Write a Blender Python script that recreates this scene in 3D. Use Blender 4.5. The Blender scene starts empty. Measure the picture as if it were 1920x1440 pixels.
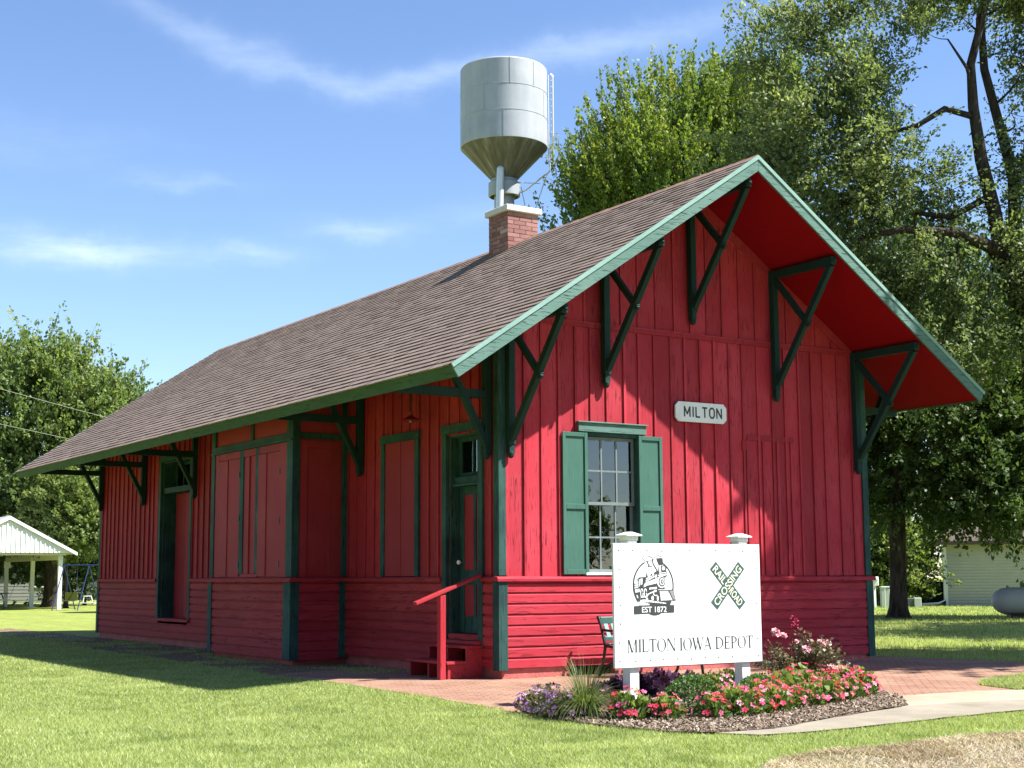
import bpy, bmesh, math, random
import numpy as np
from mathutils import Vector, Matrix, noise as mnoise
random.seed(7); RNG = np.random.default_rng(11)
sc = bpy.context.scene
COL = sc.collection
R = math.radians
PI = math.pi

# ------------------------------------------------------------------ object helpers
def tag(o, label=None, cat=None, group=None, kind=None):
    if label: o['label'] = label
    if cat: o['category'] = cat
    if group: o['group'] = group
    if kind: o['kind'] = kind
    return o

def put(o, parent=None):
    COL.objects.link(o)
    if parent is not None:
        o.parent = parent
        if parent.type == 'EMPTY':
            o.matrix_parent_inverse = Matrix.Translation(-Vector(parent.location))
    return o

def thing(name, label, cat, loc=(0, 0, 0), group=None):
    o = bpy.data.objects.new(name, None)
    o.empty_display_size = .2
    o.location = loc
    COL.objects.link(o)
    return tag(o, label, cat, group)

def dup(root, loc, rz=0.0, sc_=1.0, label=None, group=None):
    r = root.copy(); COL.objects.link(r)
    r.location = loc; r.rotation_euler = (0, 0, rz); r.scale = (sc_, sc_, sc_)
    if label: r['label'] = label
    if group: r['group'] = group
    for ch in list(root.children):
        c = ch.copy(); COL.objects.link(c); c.parent = r
        c.matrix_parent_inverse = ch.matrix_parent_inverse.copy()
        for g in list(ch.children):
            d = g.copy(); COL.objects.link(d); d.parent = c
    return r

class MB:
    def __init__(s): s.v = []; s.f = []
    def add(s, vs, fs):
        n = len(s.v); s.v += [tuple(map(float, v)) for v in vs]
        s.f += [tuple(i + n for i in f) for f in fs]; return s
    def box(s, x0, x1, y0, y1, z0, z1):
        v = [(x0,y0,z0),(x1,y0,z0),(x1,y1,z0),(x0,y1,z0),(x0,y0,z1),(x1,y0,z1),(x1,y1,z1),(x0,y1,z1)]
        return s.add(v, [(3,2,1,0),(4,5,6,7),(0,1,5,4),(1,2,6,5),(2,3,7,6),(3,0,4,7)])
    def bar(s, p0, p1, w, h, up=(0, 0, 1)):
        p0 = Vector(p0); p1 = Vector(p1); d = (p1 - p0).normalized()
        a = d.cross(Vector(up))
        if a.length < 1e-4: a = d.cross(Vector((1, 0, 0)))
        a.normalize(); b = a.cross(d).normalized()
        a *= w / 2; b *= h / 2
        v = [p0-a-b, p0+a-b, p0+a+b, p0-a+b, p1-a-b, p1+a-b, p1+a+b, p1-a+b]
        return s.add(v, [(0,1,2,3),(7,6,5,4),(4,5,1,0),(5,6,2,1),(6,7,3,2),(7,4,0,3)])
    def prism(s, poly, off):
        n = len(poly); off = Vector(off)
        a = [Vector(p) for p in poly]; b = [p + off for p in a]
        nm = Vector((0, 0, 0))
        for i in range(n): nm += a[i].cross(a[(i + 1) % n])
        if nm.dot(off) > 0: a, b = b, a   # a is the far cap facing outwards
        fs = [tuple(range(n)), tuple(range(2 * n - 1, n - 1, -1))]
        for i in range(n):
            j = (i + 1) % n; fs.append((j, i, n + i, n + j))
        return s.add(a + b, fs)
    def tube(s, pts, rad, n=8, cap=True):
        pts = [Vector(p) for p in pts]
        if not hasattr(rad, '__len__'): rad = [rad] * len(pts)
        base = len(s.v); ref = None; vs = []; fs = []
        for i, p in enumerate(pts):
            d = (pts[min(i + 1, len(pts) - 1)] - pts[max(i - 1, 0)]).normalized()
            if ref is None:
                ref = d.cross(Vector((0, 0, 1)))
                if ref.length < 1e-3: ref = Vector((1, 0, 0))
            a = (ref - d * ref.dot(d)).normalized(); b = d.cross(a); ref = a
            for k in range(n):
                t = 2 * PI * k / n
                vs.append(p + (a * math.cos(t) + b * math.sin(t)) * rad[i])
        for i in range(len(pts) - 1):
            for k in range(n):
                j = (k + 1) % n
                fs.append((i*n+k, i*n+j, (i+1)*n+j, (i+1)*n+k))
        if cap:
            fs.append(tuple(range(n - 1, -1, -1))); m = (len(pts) - 1) * n
            fs.append(tuple(range(m, m + n)))
        return s.add(vs, fs)
    def lathe(s, prof, c, n=32, cap=True):
        cx, cy, cz = c; vs = []; fs = []
        for r, z in prof:
            for k in range(n):
                t = 2 * PI * k / n; vs.append((cx + r * math.cos(t), cy + r * math.sin(t), cz + z))
        for i in range(len(prof) - 1):
            for k in range(n):
                j = (k + 1) % n
                fs.append((i*n+k, i*n+j, (i+1)*n+j, (i+1)*n+k))
        if cap:
            fs.append(tuple(range(n - 1, -1, -1))); m = (len(prof) - 1) * n
            fs.append(tuple(range(m, m + n)))
        return s.add(vs, fs)
    def build(s, name, mat, parent=None, bevel=0, smooth=False, angle=None):
        me = bpy.data.meshes.new(name); me.from_pydata(s.v, [], s.f); me.update()
        if mat: me.materials.append(mat)
        if smooth: me.shade_smooth()
        o = bpy.data.objects.new(name, me); put(o, parent)
        if smooth and angle:
            me.set_sharp_from_angle(angle=R(angle))
        if bevel:
            m = o.modifiers.new('Bevel', 'BEVEL'); m.width = bevel; m.segments = 1; m.limit_method = 'ANGLE'
        return o

def mesh_np(name, V, F, mat, parent=None, tint=None, smooth=False):
    V = np.asarray(V, np.float32); F = np.asarray(F, np.int32)
    me = bpy.data.meshes.new(name); k = F.shape[1]
    me.vertices.add(len(V)); me.vertices.foreach_set('co', V.ravel())
    me.loops.add(F.size); me.loops.foreach_set('vertex_index', F.ravel())
    me.polygons.add(len(F)); me.polygons.foreach_set('loop_start', np.arange(0, F.size, k, dtype=np.int32))
    if tint is not None:
        a = me.attributes.new('tint', 'FLOAT', 'FACE'); a.data.foreach_set('value', np.asarray(tint, np.float32))
    me.update(calc_edges=True)
    if mat: me.materials.append(mat)
    if smooth: me.shade_smooth()
    o = bpy.data.objects.new(name, me); return put(o, parent)

def sheet(name, poly, z, mat, jit=0.03, step=.25, seed=1):
    """a flat ground sheet with a slightly ragged outline"""
    pts = []
    n = len(poly)
    for i in range(n):
        a = Vector(poly[i]); b = Vector(poly[(i + 1) % n]); L = (b - a).length
        m = max(1, int(L / step))
        for k in range(m):
            p = a.lerp(b, k / m); t = mnoise.noise_vector(Vector((p.x * 2.1, p.y * 2.1, seed)))
            pts.append((p.x + t.x * jit * 2, p.y + t.y * jit * 2))
    bm = bmesh.new()
    vs = [bm.verts.new((x, y, z)) for x, y in pts]
    f = bm.faces.new(vs)
    if f.normal.z < 0 or sum(pts[i][0]*pts[(i+1)%len(pts)][1]-pts[(i+1)%len(pts)][0]*pts[i][1] for i in range(len(pts))) < 0:
        f.normal_flip()
    bmesh.ops.triangulate(bm, faces=bm.faces[:])
    me = bpy.data.meshes.new(name); bm.to_mesh(me); bm.free(); me.materials.append(mat)
    o = bpy.data.objects.new(name, me); put(o); o['kind'] = 'structure'
    return o, pts

# ------------------------------------------------------------------ materials
MATS = {}
class NT:
    def __init__(s, name):
        s.m = bpy.data.materials.new(name); s.m.use_nodes = True; s.t = s.m.node_tree
        s.t.nodes.clear(); s.out = s.n('ShaderNodeOutputMaterial'); MATS[name] = s.m
    def n(s, typ, **kw):
        o = s.t.nodes.new(typ)
        for k, v in kw.items(): setattr(o, k, v)
        return o
    def l(s, a, b): s.t.links.new(a, b)
    def val(s, sock, v):
        if hasattr(v, 'is_output'): s.l(v, sock)
        else: sock.default_value = v
    def coord(s, scale=(1, 1, 1), kind='Object', rot=(0,0,0)):
        tc = s.n('ShaderNodeTexCoord'); mp = s.n('ShaderNodeMapping')
        s.l(tc.outputs[kind], mp.inputs[0]); mp.inputs['Scale'].default_value = scale
        mp.inputs['Rotation'].default_value = rot
        return mp.outputs[0]
    def noise(s, vec, scale=5, detail=4, rough=.55, dist=0):
        o = s.n('ShaderNodeTexNoise'); s.l(vec, o.inputs['Vector'])
        o.inputs['Scale'].default_value = scale; o.inputs['Detail'].default_value = detail
        o.inputs['Roughness'].default_value = rough; o.inputs['Distortion'].default_value = dist
        return o.outputs['Fac']
    def ramp(s, fac, stops):
        o = s.n('ShaderNodeValToRGB'); s.l(fac, o.inputs[0]); e = o.color_ramp.elements
        while len(e) < len(stops): e.new(.5)
        for i, (p, c) in enumerate(stops):
            e[i].position = p
            e[i].color = (c, c, c, 1) if not hasattr(c, '__len__') else (*c, 1)
        return o.outputs[0]
    def mix(s, fac, a, b, blend='MIX'):
        o = s.n('ShaderNodeMix', data_type='RGBA', blend_type=blend)
        s.val(o.inputs[0], fac)
        for i, v in ((6, a), (7, b)):
            if hasattr(v, 'is_output'): s.l(v, o.inputs[i])
            else: o.inputs[i].default_value = (*v, 1)
        return o.outputs[2]
    def math(s, op, a, b=0.0, c=0.0):
        o = s.n('ShaderNodeMath', operation=op)
        for i, v in enumerate((a, b, c)): s.val(o.inputs[i], v)
        return o.outputs[0]
    def bump(s, h, strength=.3, dist=.01):
        o = s.n('ShaderNodeBump'); s.l(h, o.inputs['Height'])
        o.inputs['Strength'].default_value = strength; o.inputs['Distance'].default_value = dist
        return o.outputs[0]
    def island(s):
        return s.n('ShaderNodeNewGeometry').outputs['Random Per Island']
    def princ(s, color, rough=.6, normal=None, metal=0, spec=.5, **kw):
        o = s.n('ShaderNodeBsdfPrincipled')
        if hasattr(color, 'is_output'): s.l(color, o.inputs['Base Color'])
        else: o.inputs['Base Color'].default_value = (*color, 1)
        s.val(o.inputs['Roughness'], rough); o.inputs['Metallic'].default_value = metal
        o.inputs['Specular IOR Level'].default_value = spec
        if normal is not None: s.l(normal, o.inputs['Normal'])
        for k, v in kw.items(): s.val(o.inputs[k], v)
        return o.outputs[0]
    def done(s, sh): s.l(sh, s.out.inputs[0]); return s.m

def wood_paint(name, base, faded, grain, rough=.68, fade=.35, crack=.5, bump=.35, island=.25, spec=.14):
    """weathered painted wood, grain along axis 'x','y' or 'z'"""
    t = NT(name)
    g = {'x': (1.2, 26, 26), 'y': (26, 1.2, 26), 'z': (26, 26, 1.2)}[grain]
    v = t.coord(g); v1 = t.coord((1, 1, 1))
    streak = t.noise(v, 1.6, 5, .65, .3)
    patch = t.noise(v1, 1.3, 4, .6)
    gc = tuple(10 if q > 5 else .75 for q in g)
    fine = t.noise(t.coord(gc), 4.5, 5, .62, .6)
    c = t.mix(t.ramp(patch, [(.40, 0), (.66, fade * 1.5)]), base, faded)
    c = t.mix(t.ramp(streak, [(.35, .0), (.75, fade)]), c, faded)
    isl = t.math('MULTIPLY_ADD', t.island(), island, 1 - island / 2)
    cc = t.n('ShaderNodeCombineColor'); [t.l(isl, cc.inputs[i]) for i in range(3)]
    c = t.mix(1.0, c, cc.outputs[0], 'MULTIPLY')
    ck = t.math('MULTIPLY', t.ramp(fine, [(.385, 1), (.44, 0)]), t.ramp(patch, [(.34, .15), (.6, min(1, crack * 1.5))]))
    c = t.mix(ck, c, tuple(b * .22 for b in base))
    h = t.math('SUBTRACT', t.math('MULTIPLY', streak, .5), ck)
    return t.done(t.princ(c, rough, t.bump(h, bump, .012), spec=spec))

RED = (.36, .025, .040); REDF = (.43, .048, .070)
M_redz = wood_paint('red_boards_upright', RED, REDF, 'z', island=.42, fade=.5)
M_redzs = wood_paint('red_boards_trackside', (.34, .021, .032), (.40, .044, .054), 'z', island=.3)
M_redx = wood_paint('red_siding_gable', RED, REDF, 'x', island=.22)
M_redy = wood_paint('red_siding_side', (.335, .025, .034), (.39, .048, .054), 'y', island=.22)
M_redpanel = wood_paint('red_panel', (.30, .025, .037), (.345, .046, .056), 'z', crack=.15, bump=.15, island=.2, rough=.65)
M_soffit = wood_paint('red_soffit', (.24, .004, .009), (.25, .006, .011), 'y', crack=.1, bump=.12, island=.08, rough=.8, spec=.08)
M_rail = wood_paint('red_rail', (.34, .02, .028), REDF, 'z', crack=.3, bump=.2)
GRN = (.013, .033, .036)
M_grnz = wood_paint('green_upright', GRN, (.06, .16, .13), 'z', crack=.5, bump=.3, island=.1)
M_grnx = wood_paint('green_level', GRN, (.06, .16, .13), 'x', crack=.4, bump=.3, island=.1)
M_grndark = wood_paint('green_bracket', (.010, .034, .032), (.018, .05, .045), 'z', crack=.2, bump=.2, island=.1)
M_shut = wood_paint('green_shutter', (.050, .128, .100), (.075, .17, .135), 'z', crack=.12, bump=.12, island=.05, rough=.45)
M_rake = wood_paint('green_rake_board', (.085, .165, .145), (.14, .235, .21), 'x', crack=.6, bump=.4, island=.08)
M_rakecap = wood_paint('green_rake_cap', (.19, .32, .29), (.27, .41, .38), 'x', crack=.1, bump=.1, island=.05)
M_eave = wood_paint('green_eave_board', (.036, .085, .055), (.06, .12, .08), 'y', crack=.5, bump=.25, island=.1)

def plain(name, col, rough=.6, var=.12, scale=8, bump=.1, metal=0, spec=.4, bdist=.005):
    t = NT(name); v = t.coord()
    n = t.noise(v, scale, 5, .6); n2 = t.noise(v, scale * 7, 3, .6)
    lo = tuple(c * (1 - var) for c in col); hi = tuple(min(1, c * (1 + var)) for c in col)
    c = t.ramp(t.math('ADD', t.math('MULTIPLY', n, .7), t.math('MULTIPLY', n2, .3)), [(.3, lo), (.7, hi)])
    return t.done(t.princ(c, rough, t.bump(n2, bump, bdist), metal, spec))

def white_mat():
    t = NT('white_paint'); n = t.noise(t.coord((3, 3, .6)), 1.6, 5, .65); f = t.noise(t.coord(), 2.0, 4, .6)
    c = t.ramp(t.math('ADD', t.math('MULTIPLY', n, .6), t.math('MULTIPLY', f, .4)), [(.3, (.66, .67, .65)), (.5, (.78, .80, .80)), (.7, (.82, .84, .84))])
    return t.done(t.princ(c, .45, spec=.4))
M_white = white_mat()
M_whitedirty = plain('white_post', (.78, .78, .76), .45, .06, 4, .03)
M_black = plain('black_lettering', (.035, .04, .042), .6, .1, 20, .02)
M_blackiron = plain('black_iron', (.012, .013, .015), .45, .2, 20, .1)
M_cream = plain('cream_lettering', (.78, .76, .55), .6, .05, 20, .02)
M_xgreen = plain('crossing_green', (.035, .085, .085), .6, .3, 9, .02)
M_grey = plain('grey_logo', (.25, .26, .26), .6, .2, 9, .02)
M_screw = plain('screw_head', (.16, .17, .18), .4, .1, 20, .05, .6)
M_plinth = plain('red_plinth', (.42, .11, .10), .85, .35, 4, .5, bdist=.02)
M_dark = plain('dark_void', (.006, .006, .006), .9, .1, 5, .05)
M_bluewin = plain('pale_blind', (.50, .54, .58), .8, .08, 3, .05)
M_int = plain('dim_interior', (.03, .028, .026), .9, .2, 2, .05)
M_knob = plain('white_knob', (.85, .85, .83), .25, .02, 10, .01)
M_benchgreen = plain('bench_slat', (.10, .22, .19), .5, .12, 9, .1)
M_galv = plain('galvanised', (.62, .64, .66), .4, .06, 3, .04, .35)
M_pale = plain('pale_siding', (.62, .60, .50), .6, .05, 2, .05)
M_brownroof = plain('brown_roof', (.10, .075, .065), .85, .25, 6, .3, bdist=.02)
M_bluesteel = plain('blue_steel', (.012, .03, .09), .4, .1, 9, .05)  # swing set blue, darkened to stand in for tree shade
M_yellowgreen = plain('yellow_green_seat', (.10, .11, .015), .5, .1, 9, .05)  # seat colour dimmed the same way, shade put into the colour
M_tank = plain('tank_grey', (.42, .46, .48), .4, .06, 3, .04)
M_box = plain('pale_green_box', (.40, .46, .40), .5, .06, 6, .03)
M_garage = plain('garage_siding', (.46, .47, .40), .7, .06, 2, .05)
M_shadehouse = plain('shade_toned_house', (.27, .28, .28), .7, .06, 2, .04)  # light grey house walls, darkened to stand in for shade
M_netting = plain('dark_netting', (.025, .05, .06), .9, .3, 14, .2)
M_wire = plain('wire_grey', (.30, .34, .27), .5, .05, 9, .02)
M_bark = None

def glass_mat():
    t = NT('window_glass'); 
    g = t.n('ShaderNodeBsdfGlossy'); g.inputs['Roughness'].default_value = .015
    g.inputs['Color'].default_value = (.72, .76, .80, 1)
    n = t.noise(t.coord((1, 1, 1)), 2.2, 2, .5)
    t.l(t.bump(n, .12, .02), g.inputs['Normal'])
    tr = t.n('ShaderNodeBsdfTransparent'); tr.inputs['Color'].default_value = (.86, .9, .9, 1)
    fr = t.n('ShaderNodeFresnel'); fr.inputs[0].default_value = 1.9
    m = t.n('ShaderNodeMixShader'); t.l(t.math('ADD', fr.outputs[0], .05), m.inputs[0])
    t.l(tr.outputs[0], m.inputs[1]); t.l(g.outputs[0], m.inputs[2])
    return t.done(m.outputs[0])
M_glass = glass_mat()

def shingle_mat():
    t = NT('roof_shingle'); v = t.coord()
    isl = t.island()
    big = t.noise(v, .55, 4, .6); grain = t.noise(v, 90, 2, .6); mid = t.noise(v, 3.5, 4, .65)
    c = t.ramp(isl, [(0, (.24, .19, .165)), (.5, (.272, .217, .19)), (1, (.305, .247, .218))])
    c = t.mix(t.ramp(t.noise(t.coord((.6, 2.2, .6)), 1.2, 5, .65), [(.45, 0), (.75, .4)]), c, (.19, .145, .125))
    c = t.mix(t.ramp(big, [(.4, 0), (.7, .45)]), c, (.34, .27, .23))
    c = t.mix(t.ramp(mid, [(.55, 0), (.8, .4)]), c, (.17, .125, .10))
    c = t.mix(.45, c, t.ramp(grain, [(.3, (.06, .045, .04)), (.7, (.36, .29, .27))]), 'OVERLAY')
    return t.done(t.princ(c, .92, t.bump(grain, .4, .004), spec=.2))
M_shingle = shingle_mat()
M_ridge = plain('ridge_cap', (.24, .135, .095), .92, .6, 6, .4, bdist=.01)

def brick_mat():
    t = NT('chimney_brick'); v = t.coord()
    c = t.ramp(t.island(), [(0, (.21, .095, .085)), (.5, (.30, .155, .14)), (.93, (.36, .20, .18)), (1, (.50, .41, .35))])
    n = t.noise(v, 30, 4, .6)
    c = t.mix(t.ramp(n, [(.45, 0), (.8, .5)]), c, (.22, .10, .08))
    return t.done(t.princ(c, .9, t.bump(n, .5, .006), spec=.2))
M_brick = brick_mat()
M_mortar = plain('mortar', (.22, .17, .15), .95, .2, 20, .3)
M_capstone = plain('cement_cap', (.62, .60, .54), .9, .1, 9, .3)

def tower_mat():
    t = NT('silver_paint'); v = t.coord((1, 1, 1))
    n = t.noise(v, .9, 4, .6); s = t.noise(t.coord((2.5, 2.5, .25)), 1.5, 4, .6)
    c = t.ramp(t.math('ADD', t.math('MULTIPLY', n, .6), t.math('MULTIPLY', s, .4)), [(.35, (.30, .325, .36)), (.65, (.40, .425, .455))])
    return t.done(t.princ(c, .6, t.bump(n, .05, .02), .12, .4))
M_silver = tower_mat()
def cone_mat():
    t = NT('weathered_cone'); tc = t.n('ShaderNodeTexCoord')
    # stains that run down the cone: noise over the angle round its axis
    s = t.n('ShaderNodeSeparateXYZ'); t.l(tc.outputs['Object'], s.inputs[0])
    ang = t.math('ARCTAN2', t.math('SUBTRACT', s.outputs[1], 32.36), t.math('SUBTRACT', s.outputs[0], 20.91))
    cb = t.n('ShaderNodeCombineXYZ'); t.l(t.math('MULTIPLY', ang, 3.2), cb.inputs[0]); t.l(t.math('MULTIPLY', s.outputs[2], .5), cb.inputs[1])
    n = t.noise(cb.outputs[0], 1.5, 5, .7)
    c = t.ramp(n, [(.36, (.085, .072, .066)), (.52, (.14, .125, .118)), (.72, (.29, .275, .275))])
    return t.done(t.princ(c, .6, spec=.3))
M_cone = cone_mat()

def leaf_mat(name, stops, trans=.35, rough=.5, spec=.35):
    t = NT(name); a = t.n('ShaderNodeAttribute', attribute_name='tint')
    c = t.ramp(a.outputs['Fac'], stops)
    p = t.princ(c, rough, spec=spec)
    tl = t.n('ShaderNodeBsdfTranslucent')
    t.l(t.mix(1.0, c, (1.25, 1.3, .6), 'MULTIPLY'), tl.inputs[0])
    m = t.n('ShaderNodeMixShader'); m.inputs[0].default_value = trans
    t.l(p, m.inputs[1]); t.l(tl.outputs[0], m.inputs[2])
    return t.done(m.outputs[0])
M_leafY = leaf_mat('maple_leaf_yellow', [(0, (.06, .115, .024)), (.5, (.14, .21, .04)), (.85, (.25, .30, .05)), (1, (.38, .36, .07))], .45)
M_leafE = leaf_mat('elm_leaf', [(0, (.065, .10, .046)), (.5, (.155, .205, .095)), (.9, (.26, .31, .145)), (1, (.38, .41, .20))], .45)
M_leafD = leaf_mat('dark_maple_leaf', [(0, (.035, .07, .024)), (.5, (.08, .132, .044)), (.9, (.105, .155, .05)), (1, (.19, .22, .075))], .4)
M_leafL = leaf_mat('poplar_leaf', [(0, (.07, .12, .045)), (.5, (.15, .215, .075)), (.9, (.25, .31, .105)), (1, (.33, .34, .11))], .45)
M_leafS = leaf_mat('shrub_leaf', [(0, (.09, .14, .04)), (.5, (.17, .23, .07)), (1, (.30, .34, .12))], .45)
M_grass = leaf_mat('grass_blade', [(0, (.15, .20, .065)), (.42, (.36, .43, .165)), (.8, (.53, .575, .27)), (1, (.68, .68, .44))], .4, .55, .3)
M_dryblade = leaf_mat('dry_blade', [(0, (.24, .18, .115)), (.5, (.43, .35, .23)), (1, (.64, .56, .41))], .15, .8, .2)
M_bedleaf = leaf_mat('bed_leaf', [(0, (.04, .085, .02)), (.6, (.12, .20, .045)), (1, (.32, .40, .13))], .35, .4)
M_mound = leaf_mat('mound_leaf', [(0, (.025, .07, .018)), (.6, (.06, .135, .03)), (1, (.14, .22, .06))], .3, .45)
M_purpleleaf = leaf_mat('purple_leaf', [(0, (.022, .010, .028)), (.6, (.06, .022, .065)), (1, (.17, .06, .15))], .25, .4)
M_roseleaf = leaf_mat('rose_leaf', [(0, (.05, .045, .022)), (.5, (.115, .105, .055)), (1, (.26, .24, .14))], .25, .45)
M_ornblade = leaf_mat('ornamental_blade', [(0, (.05, .09, .025)), (.5, (.12, .17, .05)), (1, (.34, .36, .18))], .3, .45)
M_petalred = leaf_mat('petal_red_pink', [(0, (.66, .03, .06)), (.35, (.76, .06, .15)), (.75, (.78, .09, .31)), (1, (.86, .36, .50))], .3, .5, .2)
M_petalpink = leaf_mat('petal_pink', [(0, (.68, .10, .32)), (.6, (.80, .25, .48)), (1, (.88, .55, .68))], .3, .5, .2)
M_petalviolet = leaf_mat('petal_violet', [(0, (.22, .07, .36)), (.5, (.42, .20, .52)), (1, (.74, .48, .74))], .3, .5, .2)
M_petalrose = leaf_mat('petal_rose', [(0, (.72, .28, .42)), (.6, (.85, .50, .60)), (1, (.92, .74, .76))], .3, .5, .2)

def bark_mat(name, lo, hi):
    t = NT(name); n = t.noise(t.coord((5, 5, .9)), 2.5, 6, .65, .4)
    c = t.ramp(n, [(.35, lo), (.65, hi)])
    return t.done(t.princ(c, .95, t.bump(n, .9, .06), spec=.15))
M_bark = bark_mat('bark_dark', (.022, .018, .015), (.085, .068, .055))
M_barkgrey = bark_mat('bark_grey', (.05, .042, .035), (.19, .155, .125))

def lawn_mat():
    t = NT('lawn_turf'); v = t.coord()
    a = t.noise(v, .35, 4, .6); b = t.noise(v, 2.3, 5, .65); f = t.noise(v, 45, 3, .7)
    stripe = t.noise(t.coord((.9, .05, 1), rot=(0, 0, .5)), 1.2, 2, .5)
    c = t.ramp(b, [(.3, (.17, .21, .06)), (.55, (.30, .345, .11)), (.75, (.42, .43, .17))])
    c = t.mix(t.ramp(a, [(.4, 0), (.7, .6)]), c, (.36, .39, .12))
    c = t.mix(t.ramp(stripe, [(.45, 0), (.6, .35)]), c, (.25, .27, .06))
    c = t.mix(.6, c, t.ramp(f, [(.3, (.12, .15, .05)), (.7, (.62, .66, .42))]), 'OVERLAY')
    return t.done(t.princ(c, .85, t.bump(f, .8, .04), spec=.15))
M_lawn = lawn_mat()

def paving_mat():
    t = NT('brick_paving'); v = t.coord((1, 1, 1), rot=(0, 0, R(45)))
    b = t.n('ShaderNodeTexBrick'); t.l(v, b.inputs['Vector'])
    b.inputs['Scale'].default_value = 1; b.inputs['Brick Width'].default_value = .21; b.inputs['Row Height'].default_value = .105
    b.inputs['Mortar Size'].default_value = .011; b.inputs['Mortar Smooth'].default_value = .3
    b.inputs['Color1'].default_value = (.24, .115, .08, 1); b.inputs['Color2'].default_value = (.31, .165, .12, 1)
    b.inputs['Mortar'].default_value = (.10, .065, .045, 1)
    n = t.noise(t.coord(), 1.1, 5, .65); f = t.noise(t.coord(), 30, 3, .6)
    c = t.mix(t.ramp(n, [(.35, 0), (.65, .6)]), b.outputs['Color'], (.36, .25, .175))
    c = t.mix(t.ramp(t.noise(t.coord(), 2.7, 4, .7), [(.6, 0), (.75, .5)]), c, (.20, .13, .085))
    c = t.mix(.35, c, t.ramp(f, [(.3, .2), (.7, .75)]), 'OVERLAY')
    h = t.math('ADD', t.math('MULTIPLY', b.outputs['Fac'], -.8), t.math('MULTIPLY', f, .5))
    return t.done(t.princ(c, .9, t.bump(h, .5, .01), spec=.2))
M_paving = paving_mat()

def soil_mat(name, lo, mid, hi, scale=25, bump=1.0, dist=.03):
    t = NT(name); v = t.coord(); a = t.noise(v, 1.0, 5, .65); f = t.noise(v, scale, 4, .7)
    vor = t.n('ShaderNodeTexVoronoi'); t.l(v, vor.inputs['Vector']); vor.inputs['Scale'].default_value = scale * 1.3
    c = t.ramp(f, [(.3, lo), (.5, mid), (.72, hi)])
    c = t.mix(t.ramp(a, [(.4, 0), (.7, .5)]), c, mid)
    c = t.mix(.35, c, vor.outputs['Color'], 'SOFT_LIGHT')
    return t.done(t.princ(c, .95, t.bump(t.math('ADD', f, vor.outputs['Distance']), bump, dist), spec=.15))
M_dirt = soil_mat('bare_dirt', (.12, .08, .045), (.20, .145, .09), (.31, .24, .16), 14, 1.0, .04)
M_mulch = soil_mat('mulch', (.11, .08, .058), (.21, .16, .12), (.36, .285, .225), 35, 1.0, .03)
M_drysoil = soil_mat('dry_turf', (.23, .195, .15), (.37, .32, .255), (.52, .47, .39), 28, 1.0, .03)
def conc_mat(name, col):
    t = NT(name); v = t.coord(); a = t.noise(v, 1.4, 5, .65); f = t.noise(v, 60, 3, .6)
    c = t.ramp(a, [(.3, tuple(x * .75 for x in col)), (.65, tuple(x * 1.15 for x in col))])
    c = t.mix(.3, c, t.ramp(f, [(.3, .3), (.7, .7)]), 'OVERLAY')
    return t.done(t.princ(c, .9, t.bump(f, .3, .005), spec=.2))
M_conc = conc_mat('concrete_grey', (.255, .225, .175))
M_conc2 = conc_mat('concrete_buff', (.36, .295, .215))

# ------------------------------------------------------------------ the depot
W, L = 7.08, 17.75
RX = 3.54; PITCH = .667; ZR = 7.42
def zr(x): return ZR - PITCH * abs(x - RX)
def mp_g(u, z, d): return (u, -d, z)            # gable wall, looking along +Y
def mp_s(u, z, d): return (-d, u, z)            # trackside wall
def mp_r(u, z, d): return (W + d, u, z)
def mp_b(u, z, d): return (u, L + d, z)
BX = -.95; BY0, BY1 = 4.65, 8.10
def mp_bf(u, z, d): return (BX - d, u, z)       # bay front
def mp_br(u, z, d): return (u, BY0 - d, z)      # bay return
def mp_bb(u, z, d): return (u, BY1 + d, z)
rnd = random.Random(3)

def slab(mb, mp, a, b, z0, za, zb, d0, d1):
    v = [mp(a, z0, d0), mp(b, z0, d0), mp(b, zb, d0), mp(a, za, d0), mp(a, z0, d1), mp(b, z0, d1), mp(b, zb, d1), mp(a, za, d1)]
    f = [(3,2,1,0),(4,5,6,7),(0,1,5,4),(1,2,6,5),(2,3,7,6),(3,0,4,7)]
    # outward orientation depends on the mapping's handedness
    p = [Vector(q) for q in v]
    if (p[1]-p[0]).cross(p[3]-p[0]).dot(p[4]-p[0]) < 0: f = [tuple(reversed(q)) for q in f]
    mb.add(v, f)

def free(z0, z1, holes):
    out = [(z0, z1)]
    for a, b in holes:
        nx = []
        for p, q in out:
            if b <= p or a >= q: nx.append((p, q)); continue
            if a > p: nx.append((p, a))
            if b < q: nx.append((b, q))
        out = nx
    return out

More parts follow.
